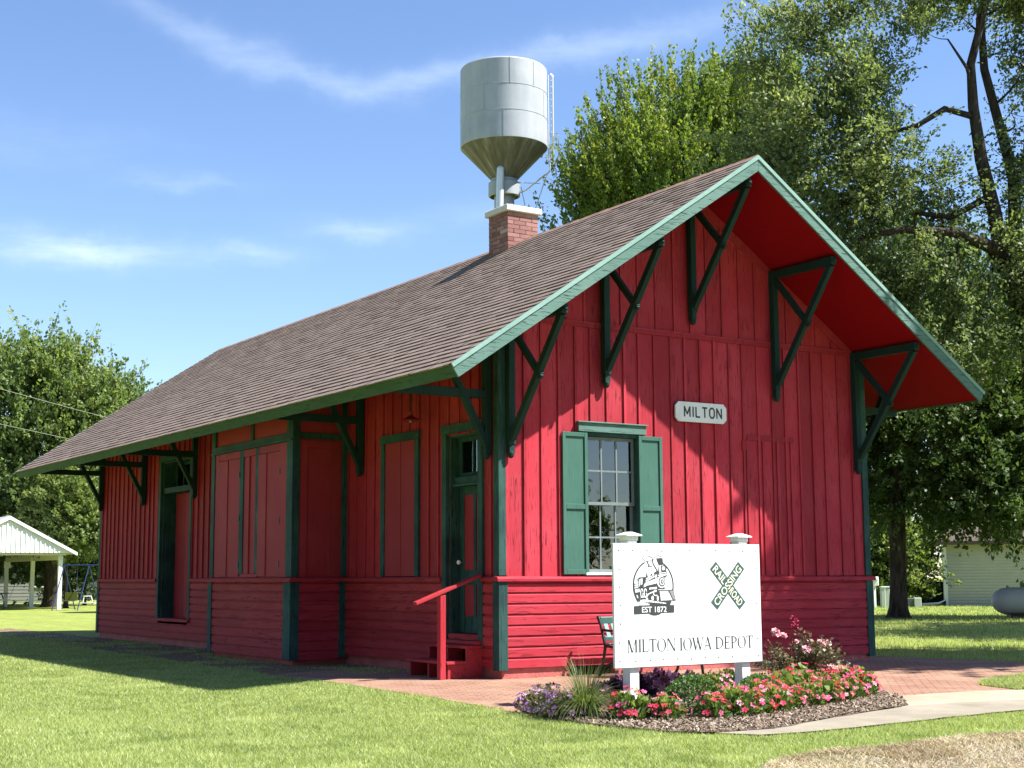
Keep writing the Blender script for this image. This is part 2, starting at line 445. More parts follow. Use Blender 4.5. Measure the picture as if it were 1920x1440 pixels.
def boards(mb, mp, u0, u1, z0, zt, holes=(), pitch=.29, jit=.02, split=(), batten=.045, bd=.022, phase=0, tin=.09):
    ed = [u0]; u = u0 + phase
    while u < u1 - .1:
        if u > u0 + .08: ed.append(u + rnd.uniform(-jit, jit))
        u += pitch
    ed.append(u1)
    joints = ed[1:-1]
    allp = sorted(set(ed + [h for H in holes for h in H[:2] if u0 < h < u1] + [s for s in split if u0 < s < u1]))
    for a, b in zip(allp, allp[1:]):
        if b - a < .004: continue
        hz = [(H[2], H[3]) for H in holes if H[0] < (a + b) / 2 < H[1]]
        dj = rnd.uniform(-.003, .004)
        top = max(zt(a), zt(b))
        for p, q in free(z0, top, hz):
            if q >= top - 1e-6: slab(mb, mp, a + .002, b - .002, p, zt(a), zt(b), -tin, dj)
            else: slab(mb, mp, a + .002, b - .002, p, q, q, -tin, dj)
    for j in joints:
        hz = [(H[2], H[3]) for H in holes if H[0] - batten / 2 < j < H[1] + batten / 2]
        top = min(zt(j - batten / 2), zt(j + batten / 2))
        w = batten * rnd.uniform(.85, 1.15)
        for p, q in free(z0, top, hz):
            slab(mb, mp, j - w / 2, j + w / 2, p, q, q, .003, bd + rnd.uniform(-.003, .003))

def courses(mb, mp, u0, u1, z0, z1, n, holes=(), shear=0.0, joints=True):
    h = (z1 - z0) / n
    for i in range(n):
        a0 = z0 + i * h
        hh = [(H[0], H[1]) for H in holes if H[2] < a0 + h * .6 and H[3] > a0 + h * .4]
        for p, q in free(u0, u1, hh):
            cuts = [p]
            if joints:
                u = p + rnd.uniform(1.2, 3.6)
                while u < q - .5: cuts.append(u); u += rnd.uniform(1.5, 3.6)
            cuts.append(q)
            for a, b in zip(cuts, cuts[1:]):
                o = rnd.uniform(-.002, .003)
                prof = [(-.06, a0 + .001), (.036 + o, a0 + .001), (.034 + o, a0 + h * .72), (.016 + o, a0 + h * .86), (.012 + o, a0 + h - .001), (-.06, a0 + h - .001)]
                n_ = len(prof); v = []
                for uu in (a + .001, b - .001):
                    v += [mp(uu, z - shear * uu, d) for d, z in prof]
                fs = [tuple(range(n_)), tuple(range(2*n_-1, n_-1, -1))] + [((k+1) % n_, k, n_+k, n_+(k+1) % n_) for k in range(n_)]
                pv = [Vector(x) for x in v]
                cen = sum(pv, Vector()) / len(pv)
                nm = (pv[n_+1]-pv[1]).cross(pv[2]-pv[1])
                if ((pv[0]-pv[1]).cross(pv[2]-pv[1])).dot(pv[n_]-pv[0]) < 0: fs = [tuple(reversed(f)) for f in fs]
                mb.add(v, fs)

def gbox(mb, u0, u1, z0, z1, d0, d1, mp=mp_g): slab(mb, mp, u0, u1, z0, z1, z1, d0, d1)

depot = thing('train_depot', 'long red board-and-batten train depot with green trim and a brown shingle roof', 'depot', (0, 0, 0))
ztop = lambda x: zr(x) - .15
SH = .0042
# --- gable wall
win = (1.44, 2.38, 1.38, 3.42)
m = MB(); boards(m, mp_g, 0, W, 1.36, lambda u: 4.93, [win], phase=.12, batten=.036, bd=.024)
boards(m, mp_g, .12, W - .12, 4.985, ztop, (), phase=.02, pitch=.33, split=(RX,), batten=.032, bd=.020)
gbox(m, 0, W, 4.925, 4.99, -.09, .03)
gbox(m, 0, W, 4.99, 5.005, -.05, .04)
# old patched opening: outline strips
gbox(m, 4.53, 5.5, 3.44, 3.52, .0, .016)
for u in (4.53, 4.86, 5.16, 5.45): gbox(m, u - .025, u + .025, 1.39, 3.44, .004, .02)
gbox(m, 4.42, 4.5, 3.28, 3.42, 0, .02)
# frieze strips under the soffit
for s in (-1, 1):
    a = Vector((RX, -.012, zr(RX) - .27)); b = Vector((RX + s * 3.5, -.012, zr(RX + 3.5) - .27))
    m.bar(a, b, .03, .13, (0, 0, 1))
gwall = m.build('gable_wall', M_redz, depot)
m = MB(); courses(m, mp_g, .0, W, .15, 1.31, 8, shear=SH); m.build('gable_wainscot', M_redx, depot)
# --- trackside wall
door = (.50, 1.37, .56, 3.40); win2 = (2.32, 3.28, 1.38, 3.43); frt = (11.75, 13.5, .55, 3.86)
zs = lambda u: zr(0) - .15
m = MB(); boards(m, mp_s, 0, BY0, 1.36, zs, [(door[0], door[1], 0, door[3]), win2], phase=.2)
m.build('trackside_wall', M_redzs, depot); m = MB()
boards(m, mp_s, BY1, L, 1.36, zs, [(frt[0], frt[1], 0, frt[3])], phase=.22, pitch=.3, batten=.06, bd=.03)
m.build('trackside_wall', M_redzs, depot)
m = MB(); courses(m, mp_s, 0, BY0, .15, 1.31, 8, [(door[0], door[1], 0, 2)])
m.build('trackside_wainscot', M_redy, depot); m = MB()
courses(m, mp_s, BY1, L, .15, 1.31, 8, [(frt[0], frt[1], frt[2] - .06, 2)])
m.build('trackside_wainscot', M_redy, depot)
# --- far walls
m = MB(); boards(m, mp_r, 0, L, .15, lambda u: zr(W) - .15); m.build('rear_long_wall', M_redz, depot)
m = MB(); boards(m, mp_b, .02, W - .02, .15, ztop, split=(RX,)); m.build('rear_gable_wall', M_redz, depot)
m = MB(); m.box(.3, W - .2, .3, L - .2, .02, .05); m.build('floor_boards', M_int, depot)
# --- plinth
m = MB(); m.box(.03, 1.14, -.0, .14, -.2, .149); m.box(1.92, W - .03, 0, .14, -.2, .13)
m.box(1.1, 1.96, .12, .2, -.2, .149)
m.box(.03, .14, .14, BY0 + .2, -.2, .149); m.box(.03, .14, BY1 - .2, L - .03, -.2, .149)
m.box(BX + .06, .03, BY0 + .06, BY0 + .2, -.2, .11); m.box(BX + .06, BX + .2, BY0 + .2, BY1 - .06, -.2, .11)
m.box(W - .14, W - .03, .14, L - .03, -.2, .149)
m.build('plinth', M_plinth, depot, bevel=.008)
m = MB(); m.box(1.14, 1.92, .09, .118, -.1, .149); m.build('crawl_space_vent', M_dark, depot)
# --- belt rail
def belt(mp, u0, u1, shear=0, name='belt_rail', mat=M_redx):
    mb = MB(); prof = [(-.03, 1.31), (.075, 1.31), (.078, 1.345), (.062, 1.37), (-.03, 1.385)]
    v = [];
    for uu in (u0, u1): v += [mp(uu, z - shear * uu, d) for d, z in prof]
    n_ = 5; fs = [tuple(range(n_)), tuple(range(2*n_-1, n_-1, -1))] + [((k+1) % n_, k, n_+k, n_+(k+1) % n_) for k in range(n_)]
    pv = [Vector(x) for x in v]
    if ((pv[0]-pv[1]).cross(pv[2]-pv[1])).dot(pv[n_]-pv[0]) < 0: fs = [tuple(reversed(f)) for f in fs]
    mb.add(v, fs); return mb.build(name, mat, depot)
belt(mp_g, -.08, W + .09, SH)
belt(mp_s, 0, door[0] - .12, mat=M_redy); belt(mp_s, door[1] + .12, BY0 - .08, mat=M_redy)
belt(mp_s, BY1 + .08, frt[0] - .13, mat=M_redy); belt(mp_s, frt[1] + .13, L, mat=M_redy)
belt(mp_bf, BY0 - .08, BY1 + .08, mat=M_redy); belt(mp_br, BX, -.002); belt(mp_bb, BX, -.002)
# --- corner boards
def corner(*boxes):
    mb = MB()
    for b in boxes: mb.box(*b)
    return mb.build('corner_board', M_grnz, depot, bevel=.004)
corner((-.048, .10, -.048, -.001, .12, 1.309), (-.048, -.001, 0, .11, .12, 1.309),
       (-.036, .085, -.036, -.001, 1.386, 4.85), (-.036, -.001, 0, .10, 1.386, 4.85))
corner((W - .10, W + .05, -.048, -.001, .08, 1.278), (W + .001, W + .048, 0, .1, .12, 1.278),
       (W - .09, W + .038, -.036, -.001, 1.36, 4.85), (W + .001, W + .036, 0, .1, 1.36, 4.85))
corner((-.048, -.001, L - .1, L + .05, .12, 1.309), (-.036, -.001, L - .09, L + .04, 1.386, 4.85))
# --- roof
y0, y1 = -1.46, 19.43
tl = Vector((.8319, 0, .5549)); nl = Vector((-.5549, 0, .8319)); SL = 6.225
tr_ = Vector((-.8319, 0, .5549)); nr = Vector((.5549, 0, .8319)); SR = 5.71
EL = Vector((-1.64, 0, zr(-1.64))); ER = Vector((8.29, 0, zr(8.29)))
def shingles(E, t, n, S):
    V = []; F = []
    V += [tuple(E + n * .001 + Vector((0, y0 - .01, 0))), tuple(E + n * .001 + Vector((0, y1, 0))),
          tuple(E + t * S + n * .001 + Vector((0, y1, 0))), tuple(E + t * S + n * .001 + Vector((0, y0 - .01, 0)))]
    F.append((0, 1, 2, 3) if t.x < 0 else (3, 2, 1, 0))
    ex = .160; rows = int(S / ex) + 1; r_ = random.Random(5)
    for i in range(rows):
        s0 = i * ex - .03; s1 = min(s0 + ex + .012, S)
        y = y0 - .03 - r_.uniform(0, .3); wob = r_.uniform(-.004, .004)
        while y < y1 + .02:
            w = r_.choice((.16, .22, .30, .30, .36)) * r_.uniform(.92, 1.08)
            a = max(y, y0 - .03); b = min(y + w - .004, y1 + .03); y += w
            if b - a < .02: continue
            drop = r_.uniform(-.006, .006) + wob
            th = .017 + r_.uniform(-.003, .006)
            k = len(V); p0 = E + t * (s0 + drop); p1 = E + t * s1
            for q, yy in ((p0 + n * .001, a), (p0 + n * .001, b), (p0 + n * th, a), (p0 + n * th, b), (p1 + n * .003, a), (p1 + n * .003, b)):
                V.append((q.x, yy, q.z))
            if t.x > 0: F += [(k, k+2, k+3, k+1), (k+2, k+4, k+5, k+3), ]
            else: F += [(k+1, k+3, k+2, k), (k+3, k+5, k+4, k+2)]
            # front edge at the rake
    return V, F
V1, F1 = shingles(EL, tl, nl, SL); V2, F2 = shingles(ER, tr_, nr, SR)
m = MB(); m.add(V1, [tuple(reversed(f)) for f in F1]); m.add(V2, [tuple(reversed(f)) for f in F2])
roof = m.build('roof', M_shingle, depot)
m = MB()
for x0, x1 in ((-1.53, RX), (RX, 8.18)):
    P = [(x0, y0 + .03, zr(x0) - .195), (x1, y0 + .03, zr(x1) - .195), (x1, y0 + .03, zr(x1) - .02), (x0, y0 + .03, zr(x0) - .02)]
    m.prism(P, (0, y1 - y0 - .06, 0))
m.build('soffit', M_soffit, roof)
def eave(E, t, n):
    mb = MB(); a = E - n * .002; b = E - n * .175
    P = [a, b, b + t * .035, a + t * .035]; P = [(p.x, y0 + .002, p.z) for p in P]
    mb.prism(P, (0, y1 - y0 - .004, 0)); return mb.build('eave_board', M_eave, roof, bevel=.003)
eave(EL, tl, nl); eave(ER, tr_, nr)
for yy, d in ((y0 - .035, .034), (y1, .034)):
    for E, t, n in ((EL, tl, nl), (ER, tr_, nr)):
        mb = MB(); lo = .185
        A = E - n * .003; A2 = E - n * lo; B = (RX, ZR - .003 / .832); B2 = (RX, ZR - lo / .832)
        mb.prism([(A.x, yy, A.z), (A2.x, yy, A2.z), (B2[0], yy, B2[1]), (B[0], yy, B[1])], (0, d, 0))
        mb.build('rake_board', M_rake, roof, bevel=.003)
        mb = MB(); A = E + n * .012; A2 = E - n * .04; y2 = yy - .016 if yy < 0 else yy + .018
        mb.prism([(A.x, y2, A.z), (A2.x, y2, A2.z), (RX, y2, ZR - .04 / .832), (RX, y2, ZR + .012 / .832)], (0, .032, 0))
        mb.build('rake_cap', M_rakecap, roof)
m = MB(); y = y0 - .03
while y < y1:
    w = .30; j = rnd.uniform(0, .006)
    for t, n, E, S in ((tl, nl, EL, SL), (tr_, nr, ER, SR)):
        p = Vector((RX, 0, ZR)) + Vector((0, 0, .022 + j)); q = p - t * .14 - Vector((0, 0, .012))
        vs = [(p.x, y, p.z), (p.x, y + w, p.z - .006), (q.x, y + w, q.z - .006), (q.x, y, q.z)]
        m.add(vs + [(a, b, c - .02) for a, b, c in vs], [(0,1,2,3) if t.x < 0 else (3,2,1,0), (0,3,7,4) if t.x < 0 else (4,7,3,0), (2,6,7,3)])
    y += w - .02
m.build('ridge_cap', M_ridge, roof)
# --- chimney
cx0, cx1, cy0, cy1 = 3.21, 3.87, 4.72, 5.36; cz0, cz1 = 6.9, 7.93
m = MB(); m.box(cx0 + .008, cx1 - .008, cy0 + .008, cy1 - .008, cz0, cz1); chim = m.build('chimney', M_mortar, depot)
m = MB(); hrow = .079; nrow = int((cz1 - cz0) / hrow) + 1
for i in range(nrow):
    z0_, z1_ = cz1 - (i + 1) * hrow + .007, cz1 - i * hrow
    for side in range(4):
        ln = (cx1 - cx0) if side in (0, 2) else (cy1 - cy0)
        nb = 2.5; bw = ln / nb; st = 0 if (i + side) % 2 else -bw / 2
        u = st
        while u < ln - .01:
            a, b = max(u, 0), min(u + bw - .008, ln); u += bw
            if b - a < .03: continue
            o = rnd.uniform(0, .006)
            if side == 0: m.box(cx0 + a, cx0 + b, cy0 - o, cy0 + .03, z0_, z1_)
            if side == 2: m.box(cx0 + a, cx0 + b, cy1 - .03, cy1 + o, z0_, z1_)
            if side == 3: m.box(cx0 - o, cx0 + .03, cy0 + a + .001, cy0 + b - .001, z0_ + .001, z1_ - .001)
            if side == 1: m.box(cx1 - .03, cx1 + o, cy0 + a + .001, cy0 + b - .001, z0_ + .001, z1_ - .001)
m.build('brickwork', M_brick, chim, bevel=.004)
m = MB(); m.box(cx0 - .06, cx1 + .06, cy0 - .06, cy1 + .06, cz1 + .003, cz1 + .115); m.box(cx0 + .16, cx1 - .16, cy0 + .16, cy1 - .16, cz1 + .1, cz1 + .16)
m.build('chimney_cap', M_capstone, chim, bevel=.012)
# --- roof brackets
def bracket_gable(x, foot):
    zu = zr(x) - .20 - (.033 if abs(x - RX) > .15 else .05); mb = MB(); s = .105; yw = -.022
    mb.box(x - s/2, x + s/2, yw - s, yw, foot + .17, zu)                              # post on the wall
    mb.box(x - s/2 + .008, x + s/2 - .008, yw - s + .012, yw, foot + .05, foot + .17)       # turned foot
    mb.lathe([(.02, -.05), (.045, -.02), (.05, .02), (.04, .055)], (x, yw - .055, foot + .03), 10)
    mb.box(x - s/2 + .002, x + s/2 - .002, -1.40, yw - s - .001, zu - .125, zu - .002)     # arm
    mb.lathe([(.03, -.02), (.045, 0), (.03, .03)], (x, -1.40, zu - .075), 8)
    a = Vector((x, -1.33, zu - .128)); b = Vector((x, yw - s + .01, foot + .25))
    mb.bar(a, b, .085, .10, (0, 1, 0))                                                # long strut
    mid = a.lerp(b, .46); e = Vector((x, yw - s - .01, zu - .16))
    d = (mid - e).normalized(); mb.bar(e, mid + d * .07, .075, .085, (0, 1, 0))
    mb.bar(mid + d * .07, mid + d * .105, .05, .06, (0, 1, 0))
    return mb.build('roof_bracket', M_grndark, depot, bevel=.005)
for x, f in ((.14, 3.0), (1.79, 4.08), (3.44, 5.15), (5.11, 4.08), (6.86, 3.0)): bracket_gable(x, f)
def bracket_side(y, sgn=-1, xw=0.0):
    mb = MB(); s = .105; zu = zr(0) - .21
    xs = lambda v: xw + sgn * v
    def bx(a, b, *r): mb.box(min(xs(a), xs(b)), max(xs(a), xs(b)), *r)
    bx(.024, .13, y - s/2, y + s/2, 3.15, zu - (.0 if sgn < 0 else 0))
    bx(.024, .12, y - s/2 + .008, y + s/2 - .008, 3.03, 3.15)
    mb.lathe([(.02, -.05), (.045, -.02), (.05, .02), (.04, .055)], (xs(.08), y, 3.02), 10)
    top = 1.5 if sgn < 0 else 1.0
    za = 3.875 if sgn < 0 else 4.08
    bx(.131, top, y - s/2 + .004, y + s/2 - .004, za - .06, za + .06)
    a = Vector((xs(.09), y, 3.18)); xe = .73; b = Vector((xs(xe), y, zr(xs(xe)) - .21))
    mb.bar(a, b, .085, .10, (0, 1, 0))
    return mb.build('roof_bracket', M_grndark, depot, bevel=.005)
for y in (.2, 4.05, 11.4, 14.55, 17.6): bracket_side(y)
for y in (.2, 4.6, 9, 13.4, 17.6): bracket_side(y, 1, W)
# --- gable window
m = MB(); gbox(m, 1.36, 1.455, 1.38, 3.41, -.13, .036); gbox(m, 2.365, 2.46, 1.38, 3.41, -.13, .036)
gbox(m, 1.455, 2.365, 3.36, 3.41, -.13, .03)
wf = m.build('window', M_grnz, depot, bevel=.004); wf['label'] = 'six-over-six sash window with open green shutters'
m = MB(); gbox(m, 1.30, 2.52, 3.413, 3.54, -.02, .06); gbox(m, 1.28, 2.54, 3.54, 3.56, -.02, .085); m.build('window_head', M_rake, wf, bevel=.004)
m = MB(); gbox(m, 1.40, 2.42, 1.386, 1.42, -.13, .07); m.build('window_sill', M_white, wf, bevel=.004)
def sash(z0, z1, d, mat, col=3, row=2):
    mb = MB(); a, b = 1.458, 2.362; fr = .045
    gbox(mb, a, a + fr, z0, z1, d - .035, d); gbox(mb, b - fr, b, z0, z1, d - .035, d)
    gbox(mb, a + fr, b - fr, z0, z0 + fr, d - .035, d - .001); gbox(mb, a + fr, b - fr, z1 - fr, z1, d - .035, d - .001)
    for i in range(1, col):
        u = a + fr + (b - a - 2 * fr) * i / col; gbox(mb, u - .012, u + .012, z0 + fr, z1 - fr, d - .03, d - .004)
    for i in range(1, row):
        z = z0 + fr + (z1 - z0 - 2 * fr) * i / row; gbox(mb, a + fr, b - fr, z - .012, z + .012, d - .029, d - .006)
    o = mb.build('sash', mat, wf)
    g = MB(); gbox(g, a + .02, b - .02, z0 + .02, z1 - .02, d - .02, d - .017); g.build('pane', M_glass, wf)
M_sashgrey = plain('sash_paint', (.15, .19, .19), .6, .2, 8, .1)
sash(2.38, 3.355, -.05, M_sashgrey); sash(1.425, 2.42, -.092, M_sashgrey)
m = MB()
P = [(1.46, 2.42), (2.34, 2.42), (2.33, 3.2), (2.22, 3.24), (2.16, 3.33), (1.9, 3.30), (1.5, 3.345), (1.46, 3.3)]
m.prism([(u, .12, z) for u, z in P], (0, .004, 0)); m.build('blind', M_bluewin, wf)
def shutter(u0, u1):
    mb = MB(); z0, z1 = 1.40, 3.395; d0, d1 = .03, .062; st = .055
    gbox(mb, u0, u0 + st, z0, z1, d0, d1); gbox(mb, u1 - st, u1, z0, z1, d0, d1)
    for za, zb in ((z0, z0 + .07), (2.31, 2.38), (z1 - .06, z1)): gbox(mb, u0 + st, u1 - st, za, zb, d0, d1 - .001)
    gbox(mb, u0 + st, u1 - st, z0 + .07, z1 - .06, d0 + .002, d0 + .012)
    return mb.build('shutter', M_shut, wf, bevel=.003)
shutter(1.02, 1.455); shutter(2.375, 2.81)
# --- front door
m = MB(); sb = lambda mb, u0, u1, z0, z1, d0, d1: slab(mb, mp_s, u0, u1, z0, z1, z1, d0, d1)
sb(m, .38, .50, .40, 3.42, -.02, .045); sb(m, 1.37, 1.49, .40, 3.42, -.02, .045); sb(m, .36, 1.51, 3.42, 3.55, -.02, .06)
sb(m, .50, .53, .55, 3.40, -.24, -.02); sb(m, 1.34, 1.37, .55, 3.40, -.24, -.02); sb(m, .53, 1.34, 3.37, 3.40, -.24, -.02)
dfr = m.build('door_frame', M_grnz, depot, bevel=.004)
m = MB(); sb(m, .53, 1.34, .50, .58, -.24, .02); m.build('threshold', M_redy, dfr, bevel=.004)
m = MB(); sb(m, .53, 1.34, 2.68, 2.80, -.24, -.09); sb(m, .53, 1.34, 2.66, 2.70, -.09, -.05); m.build('transom_bar', M_grnz, dfr, bevel=.004)
m = MB()
for a, b in ((.53, .60), (.93, .96), (1.27, 1.34)): sb(m, a, b, 2.80, 3.37, -.2, -.16)
sb(m, .60, 1.27, 2.80, 2.86, -.2, -.165); sb(m, .60, 1.27, 3.31, 3.37, -.2, -.165)
tf = m.build('transom_window', M_grnz, dfr)
m = MB(); sb(m, .56, 1.31, 2.82, 3.35, -.185, -.182); m.build('transom_pane', M_glass, dfr)
m = MB()
for a, b in ((.53, .645), (.90, .97), (1.225, 1.34)): sb(m, a, b, .585, 2.665, -.22, -.175)
for za, zb in ((.585, .82), (1.26, 1.47), (2.54, 2.665)):
    sb(m, .645, .90, za, zb, -.22, -.176); sb(m, .97, 1.225, za, zb, -.22, -.176)
dr = m.build('front_door', M_grnz, depot, bevel=.004); dr['label'] = 'green door with four red panels'
m = MB()
for a, b in ((.645, .90), (.97, 1.225)):
    sb(m, a, b, .82, 1.26, -.22, -.19); sb(m, a, b, 1.47, 2.54, -.22, -.19)
m.build('door_panel', M_redpanel, dr)
m = MB(); m.lathe([(.012, 0), (.012, .03), (.032, .04), (.036, .06), (.02, .08)], (0, 0, 0), 12)
m.v = [(.175 - z, 1.285 + x, 1.58 + y) for x, y, z in m.v]; m.build('door_knob', M_knob, dr, smooth=True)
# --- boarded window
m = MB(); sb(m, 2.2, 2.32, 1.387, 3.43, -.02, .04); sb(m, 3.28, 3.40, 1.387, 3.43, -.02, .04); sb(m, 2.18, 3.42, 3.43, 3.56, -.02, .05)
bw = m.build('boarded_window', M_grnz, depot, bevel=.004)
m = MB(); sb(m, 2.32, 2.78, 1.39, 3.43, -.06, .012); sb(m, 2.785, 3.28, 1.39, 3.43, -.06, .018); m.build('shutter_boards', M_redpanel, bw)
# --- freight door
m = MB(); a, b, z0_, z1_ = frt
sb(m, a - .12, a, z0_ - .03, z1_, -.02, .045); sb(m, b, b + .12, z0_ - .03, z1_, -.02, .045); sb(m, a - .14, b + .14, z1_, z1_ + .12, -.02, .055)
sb(m, a, a + .03, z0_, z1_, -.36, -.02); sb(m, b - .03, b, z0_, z1_, -.36, -.02); sb(m, a + .03, b - .03, z1_ - .03, z1_, -.36, -.02)
sb(m, a + .03, b - .03, 3.18, 3.30, -.36, -.02)
ff = m.build('freight_door_frame', M_grnz, depot, bevel=.004)
m = MB(); sb(m, a - .14, b + .14, z0_ - .06, z0_, -.36, .09); m.build('freight_sill', M_redy, ff, bevel=.005)
m = MB()
for i in range(6): sb(m, a + .03 + i * .282, a + .03 + i * .282 + .278, z0_, 3.18, -.34, -.30 + rnd.uniform(0, .006))
m.build('freight_door', M_redpanel, depot)
m = MB()
for i in range(5):
    u = a + .03 + i * (b - a - .06 - .04) / 4; sb(m, u, u + .04, 3.30, z1_ - .03, -.33, -.29)
sb(m, a + .05, b - .05, 3.301, 3.34, -.33, -.295); sb(m, a + .05, b - .05, z1_ - .07, z1_ - .031, -.33, -.295)
m.build('freight_transom', M_grnz, ff)
m = MB(); sb(m, a + .04, b - .04, 3.31, z1_ - .04, -.315, -.312); m.build('freight_transom_pane', M_glass, ff)
# --- bay
zb_ = lambda u: zr(BX) - .16
bb = lambda mb, u0, u1, z0, z1, d0, d1: slab(mb, mp_bf, u0, u1, z0, z1, z1, d0, d1)
rb = lambda mb, u0, u1, z0, z1, d0, d1: slab(mb, mp_br, u0, u1, z0, z1, z1, d0, d1)
m = MB(); bb(m, BY0, BY1, 1.36, zb_(0) + .0, -.10, -.012)
slab(m, mp_br, BX + .1, 0, 1.36, zr(BX) - .16, zr(0) - .16, -.10, -.012); slab(m, mp_bb, BX + .1, 0, .15, zr(BX) - .16, zr(0) - .16, -.10, -.012)
bay = m.build('bay', M_redpanel, depot); bay['label'] = 'boarded-up red bay with green corner posts'
m = MB(); courses(m, mp_bf, BY0 + .02, BY1 - .02, .10, 1.31, 8); m.build('bay_wainscot', M_redy, bay)
m = MB(); courses(m, mp_br, BX + .02, 0, .08, 1.31, 8, joints=False); m.build('bay_wainscot', M_redx, bay)
m = MB()   # posts, rails
m.box(BX - .05, BX + .0, BY0 - .045, BY0 + .235, .08, 1.309); m.box(BX - .03, BX + .0, BY0 - .03, BY0 + .21, 1.386, zr(BX) - .19)
m.box(BX + .0005, BX + .11, BY0 - .045, BY0 - .0, .08, 1.309); m.box(BX + .0005, BX + .10, BY0 - .03, BY0 - .0, 1.386, zr(BX) - .19)
m.build('bay_post', M_grnz, bay, bevel=.004); m = MB()
m.box(BX - .05, BX, BY1 - .13, BY1 + .045, .08, 1.309); m.box(BX - .03, BX, BY1 - .12, BY1 + .03, 1.386, zr(BX) - .19)
m.build('bay_post', M_grnz, bay, bevel=.004); m = MB()
m.box(-.14, -.002, BY0 - .05, BY0 - .001, .1, 1.309); m.box(-.10, -.002, BY0 - .03, BY0 - .001, 1.386, 4.7)
m.build('bay_post', M_grnz, bay, bevel=.004)
m = MB()
bb(m, BY0 + .21, BY1 - .12, 3.60, 3.70, -.01, .03); bb(m, BY0 + .0, BY1 + .04, 3.565, 3.605, -.01, .05); bb(m, 6.28, 6.38, 3.70, 4.2, -.011, .02)
bb(m, 6.69, 6.86, 1.45, 3.585, -.011, .012); bb(m, 6.035, 6.165, 1.45, 3.585, -.011, .012)
rb(m, BX + .10, -.1, 3.60, 3.70, -.011, .02)
m.build('bay_rail', M_grnz, bay, bevel=.004)
m = MB()
bb(m, 7.80, 7.97, 1.387, 3.56, -.011, .014); bb(m, 4.87, 5.155, 1.387, 3.56, -.011, .014)
for a, b in ((6.865, 7.795), (6.17, 6.685), (5.16, 6.03)): bb(m, a, b, 3.44, 3.562, -.011, .010)
for a, b in ((7.67, 7.83), (6.03, 6.69), (4.88, 5.19)): bb(m, a, b, 1.388, 1.445, -.01, .022)
rb(m, BX + .11, BX + .24, 1.387, 3.58, -.011, .012); rb(m, -.28, -.105, 1.387, 3.58, -.011, .006); rb(m, BX + .24, -.28, 3.46, 3.58, -.011, .010)
m.build('bay_casing', M_redpanel, bay, bevel=.003)
def bshut(*parts):
    mb = MB()
    for a, b, z0, z1, d in parts: bb(mb, a, b, z0, z1, -.011, d)
    return mb.build('bay_shutter', M_redpanel, bay, bevel=.002)
bshut((6.87, 7.385, 1.40, 3.43, .006), (7.39, 7.79, 1.40, 3.43, .020))
bshut((5.165, 5.69, 1.40, 3.43, .006), (5.695, 6.025, 1.40, 3.43, .020))
bshut((6.17, 6.40, 1.45, 3.43, .0), (6.405, 6.50, 1.45, 3.43, .024), (6.505, 6.68, 1.45, 3.43, -.004))
mb = MB(); rb(mb, -.69, -.285, 1.41, 3.455, -.011, -.004); mb.build('bay_shutter', M_redpanel, bay)
for y, z in ((7.8, 3.2), (7.8, 2.5), (6.86, 3.15), (6.86, 2.4), (6.86, 1.6), (6.04, 3.15), (6.04, 2.4), (6.04, 1.6), (5.16, 3.1), (5.16, 2.3), (5.16, 1.6)):
    m = MB(); bb(m, y - .015, y + .015, z - .05, z + .05, .012, .024); m.build('shutter_hinge', M_blackiron, bay)
# ------------------------------------------------------------------ entrance steps
st = thing('entrance_steps', 'red wooden entrance steps with a single sloping handrail', 'steps', (-.3, .9, 0))
m = MB(); m.box(-.30, -.046, .38, 1.47, .405, .445); m.box(-.13, -.046, .40, 1.45, .45, .50); m.build('landing', M_redy, st, bevel=.005)
m = MB(); m.box(-.62, -.30, .36, 1.49, .205, .245); m.build('tread', M_redy, st, bevel=.005)
for y in (.40, .91, 1.42):
    m = MB(); P = [(-.58, -.02), (-.03, -.02), (-.03, .404), (-.28, .404), (-.28, .204), (-.58, .204)]
    m.prism([(x, y, z) for x, z in P], (0, .045, 0)); m.build('stringer', M_redy, st, bevel=.003)
m = MB(); m.box(-.715, -.625, .37, .46, -.05, 1.13); m.build('handrail_post', M_rail, st, bevel=.006)
m = MB(); m.bar((-1.09, .405, 1.02), (-.06, .405, 1.395), .10, .045); m.build('handrail', M_redy, st, bevel=.006)
# ------------------------------------------------------------------ lamp under the eave
lp = thing('eave_lamp', 'small dark red saucer lamp hanging beside the boarded window under the eave', 'lamp', (-.3, 1.95, 3.7))
m = MB(); m.lathe([(.17, -.02), (.165, -.01), (.06, .035), (.03, .06), (.03, .11)], (-.3, 1.95, 3.68), 20); m.build('lamp_shade', M_redpanel, lp, smooth=True, angle=40)
m = MB(); m.tube([(-.3, 1.95, 3.78), (-.3, 1.95, 4.0), (-.29, 1.95, zr(-.3) - .19)], .012, 8); m.build('lamp_stem', M_blackiron, lp)
m = MB(); m.lathe([(.0, -.05), (.025, -.035), (.032, -.01), (.02, .02)], (-.3, 1.95, 3.67), 10, cap=False); m.build('bulb', M_screw, lp, smooth=True)

